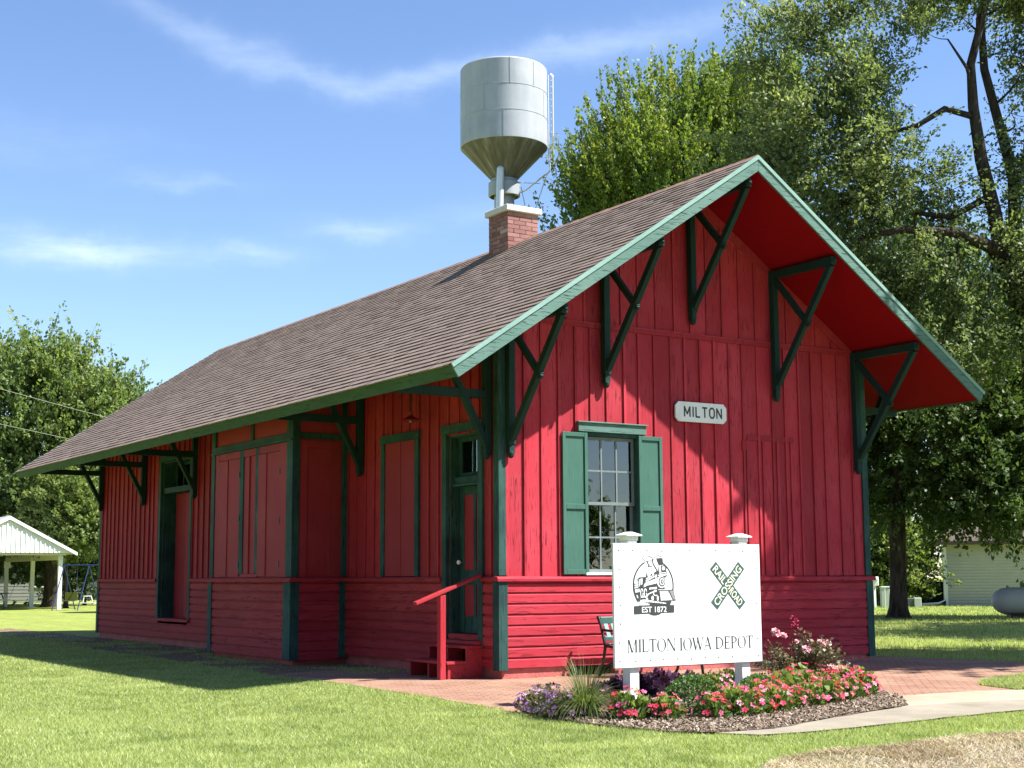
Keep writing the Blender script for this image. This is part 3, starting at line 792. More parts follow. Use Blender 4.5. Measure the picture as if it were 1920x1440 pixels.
# ------------------------------------------------------------------ lettering helpers
def text2d(s, offset=0.0, spacing=1.0):
    cu = bpy.data.curves.new('t', 'FONT'); cu.body = s; cu.offset = offset; cu.space_character = spacing; cu.resolution_u = 4
    ob = bpy.data.objects.new('t', cu); COL.objects.link(ob); bpy.context.view_layer.update()
    me = bpy.data.meshes.new_from_object(ob.evaluated_get(bpy.context.evaluated_depsgraph_get()))
    v = [(p.co.x, p.co.y) for p in me.vertices]; f = [tuple(p.vertices) for p in me.polygons]
    bpy.data.objects.remove(ob); bpy.data.curves.remove(cu); bpy.data.meshes.remove(me)
    return v, f
def fit2d(v, x0, x1, y0, y1):
    a = min(p[0] for p in v); b = max(p[0] for p in v); c = min(p[1] for p in v); d = max(p[1] for p in v)
    return [(x0 + (p[0] - a) / (b - a) * (x1 - x0), y0 + (p[1] - c) / (d - c) * (y1 - y0)) for p in v]
def flat(mb, v2, f, y, th=.002):
    """2-D outline faces in (x, z) standing on the plane y, facing -Y, with a small thickness"""
    n = len(v2)
    vs = [(p[0], y, p[1]) for p in v2]
    for q in f:
        p = [v2[i] for i in q]
        ar = sum(p[i][0]*p[(i+1) % len(p)][1]-p[(i+1) % len(p)][0]*p[i][1] for i in range(len(p)))
        mb.add([vs[i] for i in q], [tuple(range(len(q))) if ar > 0 else tuple(range(len(q)-1, -1, -1))])
def stroke(pts, w):
    """2-D polyline to quads"""
    out = []
    for (ax, ay), (bx, by) in zip(pts, pts[1:]):
        l = math.hypot(bx - ax, by - ay) or 1; nx, ny = -(by - ay) / l * w / 2, (bx - ax) / l * w / 2
        ex, ey = (bx - ax) / l * w * .2, (by - ay) / l * w * .2
        out.append([(ax + nx - ex, ay + ny - ey), (bx + nx + ex, by + ny + ey), (bx - nx + ex, by - ny + ey), (ax - nx - ex, ay - ny - ey)])
    return out
def ell(cx, cy, rx, ry, n=32, a0=0, a1=2 * PI):
    return [(cx + rx * math.cos(a0 + (a1 - a0) * i / n), cy + ry * math.sin(a0 + (a1 - a0) * i / n)) for i in range(n + (0 if abs(a1 - a0 - 2 * PI) < 1e-6 else 1))]

# ------------------------------------------------------------------ station name board
nb = thing('station_name_board', 'small white name board with clipped corners on the gable wall reading MILTON', 'sign', (3.58, -.05, 3.65))
x0, x1, z0, z1, c = 3.08, 4.08, 3.655, 3.955, .06
P = [(x0 + c, z0), (x1 - c, z0), (x1, z0 + c), (x1, z1 - c), (x1 - c, z1), (x0 + c, z1), (x0, z1 - c), (x0, z0 + c)]
m = MB(); m.prism([(a, -.058, b) for a, b in P], (0, .03, 0)); m.build('name_panel', M_white, nb, bevel=.003)
def sans(ch, w, h, t):
    S = {'M': [[(0,0),(0,h)],[(0,h),(w/2,h*.25)],[(w/2,h*.25),(w,h)],[(w,h),(w,0)]], 'I': [[(w/2,0),(w/2,h)]], 'L': [[(0,h),(0,0)],[(0,0),(w,0)]],
         'T': [[(0,h),(w,h)],[(w/2,h),(w/2,0)]], 'O': [[(0,h*.22),(0,h*.78),(w*.28,h),(w*.72,h),(w,h*.78),(w,h*.22),(w*.72,0),(w*.28,0),(0,h*.22)]], 'N': [[(0,0),(0,h)],[(0,h),(w,0)],[(w,0),(w,h)]]}
    q = []
    for pl in S[ch]: q += stroke(pl, t)
    return q
u = 3.25
for ch, w in (('M', .105), ('I', .02), ('L', .075), ('T', .09), ('O', .09), ('N', .09)):
    m = MB()
    for q in sans(ch, w, .145, .026):
        flat(m, [(u + a, 3.735 + b) for a, b in q], [tuple(range(4))], -.0605 - .0002 * rnd.random())
    m.build('letter', M_black, nb); u += w + (.052 if ch != 'I' else .046)

# ------------------------------------------------------------------ roadside sign
SY = -4.2; SX0, SX1, SZ0, SZ1 = -1.24, .85, .405, 1.72
sg = thing('welcome_sign', 'large white sign on two posts reading MILTON IOWA DEPOT with a locomotive emblem', 'sign', (-.2, -4.15, 0))
m = MB(); m.box(SX0, SX1, SY, SY + .03, SZ0, SZ1); m.build('sign_panel', M_white, sg, bevel=.004)
for x in (-.955, .63):
    m = MB(); m.box(x - .064, x + .064, SY + .032, SY + .16, -.1, 1.75); po = m.build('sign_post', M_whitedirty, sg, bevel=.006)
    m = MB(); cy = SY + .096
    m.box(x - .072, x + .072, cy - .072, cy + .072, 1.752, 1.80)
    for k in range(3): m.box(x - .066 + .048 * k, x - .03 + .048 * k, cy - .076, cy - .0722, 1.765, 1.79)
    k0, k1 = .105, .03
    m.add([(x-k0,cy-k0,1.80),(x+k0,cy-k0,1.80),(x+k0,cy+k0,1.80),(x-k0,cy+k0,1.80),(x-k0,cy-k0,1.812),(x+k0,cy-k0,1.812),(x+k0,cy+k0,1.812),(x-k0,cy+k0,1.812),(x-k1,cy-k1,1.845),(x+k1,cy-k1,1.845),(x+k1,cy+k1,1.845),(x-k1,cy+k1,1.845)],
          [(3,2,1,0),(0,1,5,4),(1,2,6,5),(2,3,7,6),(3,0,4,7),(4,5,9,8),(5,6,10,9),(6,7,11,10),(7,4,8,11),(8,9,10,11)])
    m.build('post_cap', M_white, po)
m = MB()
m.lathe([(.0085, 0), (.008, .003), (.004, .0045)], (0, 0, 0), 8); scr = MB(); scr.add([(x, -z, y) for x, y, z in m.v], [tuple(reversed(f)) for f in m.f])
pts = [(SX0 + .075 + i * (SX1 - SX0 - .14) / 10, SZ1 - .075) for i in range(11)] + [(SX0 + .075 + i * (SX1 - SX0 - .14) / 10, SZ0 + .07) for i in range(11)]
for k in range(1, 6): pts += [(SX0 + .075, SZ0 + .07 + k * (SZ1 - SZ0 - .145) / 6), (SX1 - .065, SZ0 + .07 + k * (SZ1 - SZ0 - .145) / 6)]
first = None
for x, z in pts:
    x += rnd.uniform(-.012, .012); z += rnd.uniform(-.006, .006)
    if first is None:
        first = scr.build('screw', M_screw, sg); me0 = first.data
        o = first
    else:
        o = first.copy(); COL.objects.link(o)
    o.location = (x, SY - .0005, z)
# MILTON IOWA DEPOT in serif capitals; each glyph on a unit-height grid, fat stems and hairlines
def serif_text(mb, s, x0, x1, z0, z1, y):
    T, t, sf, sh = .135, .05, .075, .03
    def stem(x, w=T, top=True, bot=True):
        q = [[(x, 0), (x + w, 0), (x + w, 1), (x, 1)]]
        if bot: q.append([(x - sf, 0), (x + w + sf, 0), (x + w + sf, sh), (x - sf, sh)])
        if top: q.append([(x - sf, 1 - sh), (x + w + sf, 1 - sh), (x + w + sf, 1), (x - sf, 1)])
        return q
    def ring(cx, rx, a0, a1, th):
        n = 20; q = []
        for i in range(n):
            A, B = a0 + (a1 - a0) * i / n, a0 + (a1 - a0) * (i + 1) / n
            f = lambda a: t * .8 + (th - t * .8) * abs(math.cos(a)) ** 1.3
            o = lambda a: (cx + rx * math.cos(a), .5 + .52 * math.sin(a))
            i_ = lambda a: (cx + (rx - f(a)) * math.cos(a), .5 + (.52 - t * .8) * math.sin(a))
            q.append([o(A), o(B), i_(B), i_(A)])
        return q
    def bowl(x, rx, z0_, z1_, th):
        n = 14; q = []; c = (z0_ + z1_) / 2; r = (z1_ - z0_) / 2
        for i in range(n):
            A, B = -PI/2 + PI * i / n, -PI/2 + PI * (i + 1) / n
            f = lambda a: t + (th - t) * abs(math.cos(a)) ** 1.2
            q.append([(x + rx * math.cos(A), c + r * math.sin(A)), (x + rx * math.cos(B), c + r * math.sin(B)),
                      (x + (rx - f(B)) * math.cos(B), c + (r - t) * math.sin(B)), (x + (rx - f(A)) * math.cos(A), c + (r - t) * math.sin(A))])
        return q
    def dia(xa, za, xb, zb, w): return [[(xa, za), (xa + w, za), (xb + w, zb), (xb, zb)]]
    G = {}
    G['I'] = (stem(.08), .30)
    G['M'] = (stem(.1, t) + dia(.1, 1, .42, 0, T) + dia(.80, 1, .50, 0, t) + stem(.80, T), 1.06)
    G['L'] = (stem(.08) + [[(.08, 0), (.62, 0), (.62, t), (.08, t)], [(.58, 0), (.63, 0), (.66, .26), (.62, .26)]], .68)
    G['T'] = (stem(.30, T, top=False) + [[(.02, 1 - t), (.72, 1 - t), (.72, 1), (.02, 1)], [(.0, .76), (.03, .76), (.07, 1), (.02, 1)], [(.70, .76), (.74, .76), (.72, 1), (.67, 1)]], .74)
    G['O'] = (ring(.46, .44, 0, 2 * PI, T), .92)
    G['N'] = (stem(.1, t) + dia(.1, 1, .72, 0, T) + [[(.80, 0), (.85, 0), (.85, 1), (.80, 1)], [(.72, 1 - sh), (.93, 1 - sh), (.93, 1), (.72, 1)]], .95)
    G['W'] = (dia(.02, 1, .28, 0, T) + dia(.58, 1, .32, 0, t) + dia(.46, 1, .74, 0, T) + dia(1.06, 1, .79, 0, t) + [[(-.04, 1 - sh), (.24, 1 - sh), (.24, 1), (-.04, 1)], [(.40, 1 - sh), (.68, 1 - sh), (.68, 1), (.40, 1)], [(.98, 1 - sh), (1.2, 1 - sh), (1.2, 1), (.98, 1)]], 1.14)
    G['A'] = (dia(.06, 0, .38, 1, t) + dia(.62, 0, .33, 1, T) + [[(.2, .30), (.62, .30), (.62, .30 + t), (.2, .30 + t)], [(0, 0), (.2, 0), (.2, sh), (0, sh)], [(.54, 0), (.84, 0), (.84, sh), (.54, sh)]], .84)
    G['D'] = (stem(.08) + bowl(.14, .70, 0, 1, T), .88)
    G['E'] = (stem(.08) + [[(.08, 0), (.60, 0), (.60, t), (.08, t)], [(.08, 1 - t), (.58, 1 - t), (.58, 1), (.08, 1)], [(.1, .48), (.44, .48), (.44, .48 + t), (.1, .48 + t)], [(.58, 0), (.62, 0), (.66, .24), (.61, .24)], [(.55, .78), (.59, .78), (.60, 1), (.55, 1)], [(.42, .38), (.46, .38), (.46, .63), (.42, .63)]], .68)
    G['P'] = (stem(.08) + bowl(.14, .50, .42, 1, T), .66)
    G[' '] = ([], .30)
    tot = sum(G[c][1] for c in s) + .03 * (len(s) - 1); sx = (x1 - x0) / tot; u = 0
    for c in s:
        for q in G[c][0]:
            flat(mb, [(x0 + (u + a) * sx, z0 + b * (z1 - z0)) for a, b in q], [tuple(range(4))], y - rnd.random() * .0006)
        u += G[c][1] + .03
m = MB(); serif_text(m, 'MILTON IOWA DEPOT', -1.075, .715, .565, .70, SY - .002); m.build('sign_lettering', M_black, sg)
# crossing mark
cr = Vector((.357, 1.258)); 
def strip(a, b, w):
    a = Vector(a); b = Vector(b); d = (b - a).normalized(); n_ = Vector((-d.y, d.x)) * w / 2
    return [tuple(a + n_), tuple(a - n_), tuple(b - n_), tuple(b + n_)]
A1, B1 = (.145, 1.485), (.570, 1.03); A2, B2 = (.150, 1.035), (.565, 1.485)
m = MB(); flat(m, strip(A1, B1, .125), [(0, 1, 2, 3)], SY - .0015); flat(m, strip(A2, B2, .125), [(0, 1, 2, 3)], SY - .0024); cm = m.build('crossing_mark', M_xgreen, sg)
def along(mb, txt, a, b, f0, f1, h, y, off=.012):
    v, f = text2d(txt, off); a = Vector(a); b = Vector(b); d = b - a; Ln = d.length; d.normalize(); n_ = Vector((-d.y, d.x))
    v = fit2d(v, f0 * Ln, f1 * Ln, -h / 2, h / 2)
    flat(mb, [tuple(a + d * p[0] + n_ * p[1]) for p in v], f, y)
m = MB(); along(m, 'CROSSING', A2, B2, .05, .95, .085, SY - .0034)
along(m, 'RAIL', A1, B1, .05, .41, .085, SY - .0029); along(m, 'ROAD', A1, B1, .59, .95, .085, SY - .0029)
m.build('crossing_lettering', M_cream, cm)
# locomotive emblem, drawn on a 1260 x 1440 sketch grid
def lx(X): return -.985 + (1160 + X / 9 - 1187) * .00728
def lz(Y): return .95 + (1157 - (1020 + Y / 9)) * .00577
BL, WL, GL = MB(), MB(), MB()
def poly(mb, pts, lay):
    v = [(lx(a), lz(b)) for a, b in pts]; flat(mb, v, [tuple(range(len(v)))], SY - .0012 - .0006 * lay)
def line(mb, pts, w, lay):
    for q in stroke(pts, w): poly(mb, q, lay + .01 * rnd.random())
line(BL, ell(592, 735, 338, 425, 30, PI * .78, PI * 1.36), 24, 1)
line(BL, ell(592, 735, 338, 425, 20, -PI * .335, PI * .06), 22, 1)
line(BL, ell(592, 735, 338, 425, 12, PI * .78, PI * .70), 24, 1)
line(BL, [(410, 280), (435, 238), (520, 242), (592, 278), (680, 230), (742, 258)], 9, 1)
line(BL, [(410, 280), (450, 322), (520, 330), (590, 300), (655, 282), (740, 278)], 8, 1)
line(BL, [(488, 330), (526, 410)], 16, 1); line(BL, [(500, 414), (580, 408)], 16, 1)
line(BL, [(582, 296), (592, 370), (672, 510)], 18, 1)
poly(BL, [(648, 295), (755, 275), (767, 378), (735, 400), (732, 520), (672, 520), (690, 400)], 1)
poly(WL, [(700, 395), (722, 395), (722, 512), (690, 512)], 2)
poly(BL, ell(772, 448, 46, 52), 1.5); poly(WL, ell(768, 448, 27, 33), 2.5)
poly(BL, [(735, 500), (810, 478), (832, 532), (660, 556), (660, 520)], 1); poly(WL, [(690, 524), (812, 512), (815, 524), (690, 540)], 2)
poly(BL, [(460, 610), (482, 510), (502, 600)], 1); poly(BL, [(535, 575), (560, 528), (585, 565)], 1); poly(BL, [(604, 520), (650, 492), (664, 540), (612, 556)], 1)
# cab and tender
poly(BL, [(318, 632), (350, 598), (462, 590), (470, 640), (440, 700), (420, 770), (330, 780), (262, 780), (262, 690), (335, 668)], 1)
poly(WL, [(345, 632), (358, 630), (360, 745), (347, 750)], 2); poly(WL, [(372, 622), (408, 616), (402, 715), (374, 724)], 2)
for k in range(3): poly(WL, [(272, 690 + 34 * k), (336, 676 + 34 * k), (336, 696 + 34 * k), (272, 712 + 34 * k)], 2)
poly(BL, [(268, 790), (360, 778), (365, 1010), (300, 960), (276, 880)], 1); poly(WL, [(276, 800), (352, 786), (354, 838), (284, 852)], 2)
poly(WL, [(300, 885), (325, 905), (330, 950), (310, 930)], 2)
# boiler
poly(BL, [(430, 690), (460, 640), (640, 545), (780, 560), (800, 600), (700, 780), (440, 770)], 1.2)
poly(WL, [(425, 735), (450, 690), (680, 600), (690, 700), (430, 755)], 2.2)
poly(WL, [(455, 655), (610, 575), (614, 592), (470, 672)], 2.2); poly(WL, [(620, 560), (650, 548), (652, 600), (618, 606)], 2.4)
line(BL, [(470, 742), (660, 700)], 9, 3.2)
poly(WL, [(665, 560), (800, 540), (835, 548), (780, 575), (690, 590)], 2.3)
poly(WL, ell(728, 680, 74, 98), 3.4); poly(BL, ell(735, 675, 58, 82), 4); poly(WL, ell(737, 672, 42, 60), 4.6); poly(BL, ell(740, 672, 27, 40), 5.2); poly(WL, ell(742, 670, 11, 17), 5.8)
poly(BL, [(770, 585), (825, 560), (830, 575), (785, 610)], 1)
# running gear
poly(BL, [(365, 770), (680, 745), (785, 770), (785, 800), (690, 815), (690, 1010), (560, 1040), (370, 970)], 1)
for cx_ in (392, 452):
    line(WL, ell(cx_, 860, 20, 72, 16), 13, 2.2)
line(WL, [(380, 925), (470, 922), (500, 880), (560, 850), (640, 830)], 17, 2.4); line(WL, ell(625, 860, 38, 45, 12, PI * .3, PI * 1.6), 15, 2.4)
for k in range(4): poly(WL, [(520 + 34 * k, 770 - 3 * k), (545 + 34 * k, 768 - 3 * k), (545 + 34 * k, 800 - 3 * k), (520 + 34 * k, 805 - 3 * k)], 2.2)
poly(WL, ell(572, 945, 20, 38), 2.2); poly(WL, ell(660, 950, 15, 45), 2.2); poly(WL, ell(478, 965, 17, 30), 2.2)
poly(WL, [(380, 975), (430, 965), (800, 1030), (800, 1045), (390, 1000)], 2.6)
for k in range(8): line(BL, [(440 + 42 * k, 972 + 7.5 * k), (430 + 42 * k, 1000 + 6.5 * k)], 9, 3.2)
# pilot
poly(BL, [(665, 800), (935, 800), (972, 995), (690, 1000), (690, 830)], 1.1)
poly(WL, [(695, 828), (838, 826), (912, 985), (715, 992)], 2.4)
for k in range(8): line(BL, [(712 + 17 * k, 826), (735 + 21 * k, 992)], 6, 3.4)
poly(GL, [(862, 828), (936, 824), (962, 978), (925, 972)], 2.4)
line(WL, [(670, 806), (900, 806)], 9, 2.6); line(BL, [(790, 760), (860, 756)], 7, 1)
poly(BL, [(380, 1010), (560, 1030), (690, 995), (905, 990), (868, 1075), (330, 1075)], .9); poly(WL, [(325, 1005), (385, 1003), (520, 1045), (515, 1062), (345, 1062)], 2)
poly(BL, [(255, 1072), (940, 1066), (938, 1192), (255, 1208)], 3.6)
poly(BL, ell(610, 1140, 135, 95), 3.3)
lg = BL.build('locomotive_emblem', M_black, sg); 
v, f = text2d('EST 1872', .01); v = fit2d(v, lx(388), lx(806), lz(1184), lz(1088)); flat(WL, v, f, SY - .0012 - .0006 * 4.6)
WL.build('emblem_white', M_white, lg); GL.build('emblem_grey', M_grey, lg)

# ------------------------------------------------------------------ bench
bn = thing('garden_bench', 'slatted green bench with curled black iron ends against the gable wall', 'bench', (2.08, -.5, 0))
BX0, BX1 = 1.42, 2.78
for x in (BX0, BX1):
    m = MB()
    m.tube([(x, -.30, .82), (x, -.315, .79), (x, -.36, .70), (x, -.43, .50), (x, -.46, .42), (x, -.42, .25), (x, -.34, .05), (x, -.30, 0)], [.028, .026, .02, .02, .022, .02, .02, .024], 8)
    m.tube([(x, -.44, .43), (x, -.65, .41), (x, -.86, .42), (x, -.90, .38), (x, -.86, .22), (x, -.90, .0)], .02, 8)
    m.tube([(x, -.385, .64), (x, -.55, .63), (x, -.78, .63), (x, -.86, .60), (x, -.84, .54), (x, -.80, .50), (x, -.83, .42)], .018, 8)
    m.tube([(x, -.36, .12), (x, -.6, .2), (x, -.86, .14)], .012, 6)
    m.build('iron_end', M_blackiron, bn, smooth=True)
for k in range(6):
    y = -.48 - .075 * k; m = MB(); m.box(BX0 + .015, BX1 - .015, y - .06, y, .435 + .002 * k, .46 + .002 * k); m.build('seat_slat', M_benchgreen, bn, bevel=.004)
m = MB(); m.bar((BX0 + .01, -.325, .765), (BX1 - .01, -.325, .765), .022, .10, (0, -.3, 1)); m.build('top_rail', M_benchgreen, bn, bevel=.004)
m = MB(); m.bar((BX0 + .01, -.43, .52), (BX1 - .01, -.43, .52), .022, .06, (0, -.3, 1)); m.build('lower_rail', M_benchgreen, bn, bevel=.004)
for k in range(11):
    x = BX0 + .09 + k * (BX1 - BX0 - .18) / 10; m = MB(); m.bar((x, -.342, .72), (x, -.427, .545), .07, .014, (0, -1, .3)); m.build('back_slat', M_benchgreen, bn, bevel=.003)
# ------------------------------------------------------------------ ground
m = MB(); n = 24
g = np.linspace(-1, 1, n + 1); g = np.sign(g) * np.abs(g) ** 2 * 400
V = [(x, y, 0) for y in g for x in g]; F = [(j*(n+1)+i, j*(n+1)+i+1, (j+1)*(n+1)+i+1, (j+1)*(n+1)+i) for j in range(n) for i in range(n)]
m.add(V, F); lawn = m.build('lawn', M_lawn); lawn['kind'] = 'structure'
P_dirt = [(-.02, 26), (-.7, 24.4), (-1.83, 19.5), (-1.62, 15.7), (-1.9, 11), (-1.9, 8), (-2.0, 5.2), (-2.13, 3.4), (-2.2, 2.3), (-.02, 2.0), (-.02, 10)]
P_pave = [(-2.22, 2.75), (-2.04, 1.46), (-2.09, -.35), (-2.15, -1.8), (-2.31, -3.22), (-2.39, -4.1), (-1.6, -5.2), (1.0, -6.0), (1.82, -5.07), (2.66, -5.07), (3.34, -5.11), (3.91, -5.3), (4.15, -4.5), (4.6, -4.15), (5.2, -3.88), (6.2, -3.7), (7.6, -3.9), (8.9, -4.6), (8.6, -2.4), (8.25, -.6), (7.95, .7), (7.9, 2.4), (7.0, 2.4), (7.0, .2), (.15, .2), (.15, 3.4), (-1, 3.3)]
P_bed = [(-2.3, -3.98), (-2.56, -4.96), (-2.5, -5.75), (-2.39, -6.46), (-2.11, -6.79), (-1.46, -6.83), (-.32, -6.42), (.53, -6.18), (1.28, -5.92), (1.9, -5.29), (2.46, -4.44), (2.9, -3.5), (2.6, -2.7), (1.6, -2.35), (.6, -2.35), (-.5, -2.75), (-1.56, -3.3)]
P_walk = [(-2.11, -6.79), (-1.92, -7.11), (-1.48, -7.17), (-.83, -7.17), (-.05, -7.1), (.78, -7.02), (1.8, -6.96), (4, -6.95), (8, -7.4), (8, -6.7), (4, -6.35), (2.77, -6.22), (2.3, -6.11), (1.78, -6.04), (1.19, -5.99), (.53, -6.18), (-.32, -6.42), (-1.46, -6.83)]
P_conc2 = [(1.1, -6.0), (1.78, -6.04), (2.3, -6.11), (2.77, -6.22), (4, -6.35), (8, -6.7), (8, -6.1), (5.2, -5.55), (3.91, -5.3), (3.34, -5.11), (2.66, -5.07), (1.82, -5.07)]
P_dry = [(-3.25, -8.62), (-2.78, -8.4), (-2.17, -8.23), (-1.74, -8.33), (-1.22, -8.25), (-.64, -8.2), (.06, -8.3), (2, -8.5), (6, -8.9), (8, -15), (-4, -14), (-4.2, -10)]
sheet('dirt_strip', P_dirt, .004, M_dirt, .10)
sheet('brick_paving', P_pave, .008, M_paving, .025)
sheet('dry_turf', P_dry, .012, M_drysoil, .12, seed=4)
sheet('old_concrete_path', P_conc2, .016, M_conc2, .02)
sheet('concrete_walk', P_walk, .020, M_conc, .015)
sheet('mulch_bed', P_bed, .024, M_mulch, .04, seed=6)

def inpoly(px, py, poly):
    inside = np.zeros(len(px), bool); n = len(poly)
    for i in range(n):
        x1, y1 = poly[i]; x2, y2 = poly[(i + 1) % n]
        if y1 == y2: continue
        c = ((y1 > py) != (y2 > py)) & (px < (x2 - x1) * (py - y1) / (y2 - y1) + x1)
        inside ^= c
    return inside
CAM = np.array([-10.5103, -16.5111])
FWD = np.array([.5448, .8386])
def visible(px, py, margin=.42):
    dx, dy = px - CAM[0], py - CAM[1]; f = dx * FWD[0] + dy * FWD[1]; s = dx * FWD[1] - dy * FWD[0]
    return (f > 3) & (np.abs(s) < f * margin)
def vnoise(px, py, s, seed=0):
    r = np.random.default_rng(seed); G = r.random((64, 64)); x = (px * s) % 64; y = (py * s) % 64
    i = x.astype(int); j = y.astype(int); fx = x - i; fy = y - j; fx = fx*fx*(3-2*fx); fy = fy*fy*(3-2*fy)
    a = G[i % 64, j % 64]; b = G[(i+1) % 64, j % 64]; c = G[i % 64, (j+1) % 64]; d = G[(i+1) % 64, (j+1) % 64]
    return (a*(1-fx)+b*fx)*(1-fy)+(c*(1-fx)+d*fx)*fy
def blades(px, py, h, w, lean, tint, z=0.0):
    n = len(px); a = RNG.random(n) * 2 * PI; la = RNG.random(n) * 2 * PI; ln = lean * (.3 + RNG.random(n))
    wx, wy = np.cos(a) * w / 2, np.sin(a) * w / 2
    V = np.zeros((n, 5, 3), np.float32)
    V[:, 0] = np.stack([px - wx, py - wy, np.full(n, z)], 1); V[:, 1] = np.stack([px + wx, py + wy, np.full(n, z)], 1)
    mx, my = px + np.cos(la) * ln * h * .35, py + np.sin(la) * ln * h * .35
    V[:, 2] = np.stack([mx + wx * .75, my + wy * .75, z + h * .6], 1); V[:, 3] = np.stack([mx - wx * .75, my - wy * .75, z + h * .6], 1)
    V[:, 4] = np.stack([px + np.cos(la) * ln * h, py + np.sin(la) * ln * h, z + h], 1)
    b = np.arange(n)[:, None] * 5
    F = np.concatenate([b + np.array([0, 1, 2]), b + np.array([0, 2, 3]), b + np.array([3, 2, 4])], 0)
    return V.reshape(-1, 3), F, np.tile(tint, 3)
def tris(px, py, h, w, lean, tint, z=0.0):
    n = len(px); a = RNG.random(n) * 2 * PI; la = RNG.random(n) * 2 * PI; ln = lean * (.2 + RNG.random(n)) * h; wx, wy = np.cos(a) * w / 2, np.sin(a) * w / 2
    V = np.stack([np.stack([px - wx, py - wy, np.full(n, z)], 1), np.stack([px + wx, py + wy, np.full(n, z)], 1), np.stack([px + np.cos(la) * ln, py + np.sin(la) * ln, z + h], 1)], 1)
    return V.reshape(-1, 3), np.arange(3 * n).reshape(-1, 3), tint
EXCL = [P_dirt, P_pave, P_bed, P_walk, P_conc2]
def scatter(n, x0, x1, y0, y1, dpow=1.6, d0=11.0):
    px = RNG.uniform(x0, x1, n); py = RNG.uniform(y0, y1, n)
    d = np.hypot(px - CAM[0], py - CAM[1]); k = visible(px, py) & (RNG.random(n) < np.minimum(1, (d0 / d) ** dpow))
    return px[k], py[k], d[k]
px, py, d = scatter(4200000, -12, 3.5, -10, 22)
jx = px + (vnoise(px, py, 5, 3) - .5) * .16; jy = py + (vnoise(px, py, 5, 4) - .5) * .16
ex = np.zeros(len(px), bool)
for P in EXCL: ex |= inpoly(jx, jy, P)
dry = inpoly(jx, jy, P_dry); dirt = inpoly(jx, jy, P_dirt)
dirtkeep = dirt & (RNG.random(len(px)) < np.where(vnoise(px, py, 1.3, 8) > .56, .5, .03))
ex = (ex & ~dirtkeep) | (px > -.1) & (py > -.1)
drykeep = ~dry | (RNG.random(len(px)) < np.clip(.08 + (vnoise(px, py, 1.4, 31) - .45) * .9 + np.clip((py + 8.9) * .45, -.3, .4), .03, .9))
k = ~ex & drykeep; px, py, d = px[k], py[k], d[k]
big = .36 + vnoise(px, py, .45, 1) * .14 + vnoise(px, py, 1.7, 2) * .14
patch_ = np.clip((vnoise(px, py, 1.6, 21) - .78) * 2, 0, .2) - np.clip((vnoise(px, py, 2.3, 22) - .76) * 2, 0, .18)
tint = np.clip(.06 + .66 * big + patch_ + RNG.normal(0, .26, len(px)), 0, 1)
h = (.014 + .030 * RNG.random(len(px)) ** 1.5) * (.75 + .5 * big); w = (.0045 + .0035 * RNG.random(len(px))) * np.maximum(1, d / 15)
V, F, T = tris(px, py, h, w, 1.1, tint)
gr = mesh_np('grass', V, F, M_grass, None, T); gr['kind'] = 'stuff'; gr['label'] = 'short sunlit lawn grass round the depot'; gr['category'] = 'grass'
# strip of turf between path and dry verge, and the tongue of grass by the brick walk
px = RNG.uniform(3.9, 9, 60000); py = RNG.uniform(-6.3, -3.4, 60000); k = ~inpoly(px, py, P_pave) & ~inpoly(px, py, P_conc2) & ~inpoly(px, py, P_walk) & visible(px, py, .5); px, py = px[k], py[k]
V, F, T = blades(px, py, .03 + .04 * RNG.random(len(px)), .006 + .004 * RNG.random(len(px)), .9, np.clip(RNG.normal(.45, .2, len(px)), 0, 1))
gr2 = mesh_np('grass', V, F, M_grass, None, T); gr2['kind'] = 'stuff'; gr2['label'] = 'tongue of grass beside the brick walk'; gr2['category'] = 'grass'
# taller scruffy grass on the lawn behind
px = RNG.uniform(7, 45, 500000); py = RNG.uniform(-6, 40, 500000); d = np.hypot(px - CAM[0], py - CAM[1])
k = visible(px, py, .4) & (RNG.random(len(px)) < (24 / d) ** 2) & ~inpoly(px, py, P_pave) & ~((px < 7.3)) & ((px - CAM[0]) * FWD[1] - (py - CAM[1]) * FWD[0] > ((px - CAM[0]) * FWD[0] + (py - CAM[1]) * FWD[1]) * .22)
px, py, d = px[k], py[k], d[k]
V, F, T = blades(px, py, .04 + .05 * RNG.random(len(px)), .008 * d / 24, .9, np.clip(.2 + .5 * vnoise(px, py, .3, 5) + RNG.normal(0, .15, len(px)), 0, 1))
gr3 = mesh_np('grass', V, F, M_grass, None, T); gr3['kind'] = 'stuff'; gr3['label'] = 'lawn grass under the trees right of the depot'; gr3['category'] = 'grass'
# dry thatch
px = RNG.uniform(-4.5, 3, 160000); py = RNG.uniform(-11, -8, 160000); k = inpoly(px, py, P_dry) & visible(px, py); px, py = px[k], py[k]
tint = np.clip(.15 + .6 * vnoise(px, py, 2.2, 9) + RNG.normal(0, .2, len(px)), 0, 1); k = RNG.random(len(px)) < .25 + .75 * (vnoise(px, py, 1.6, 12) > .42); px, py, tint = px[k], py[k], tint[k]
V, F, T = blades(px, py, .012 + .03 * RNG.random(len(px)), .005 + .004 * RNG.random(len(px)), 2.2, tint, .012)
dg = mesh_np('dry_grass', V, F, M_dryblade, None, T); dg['kind'] = 'stuff'; dg['label'] = 'dry straw-coloured thatch at the road verge'; dg['category'] = 'dry grass'
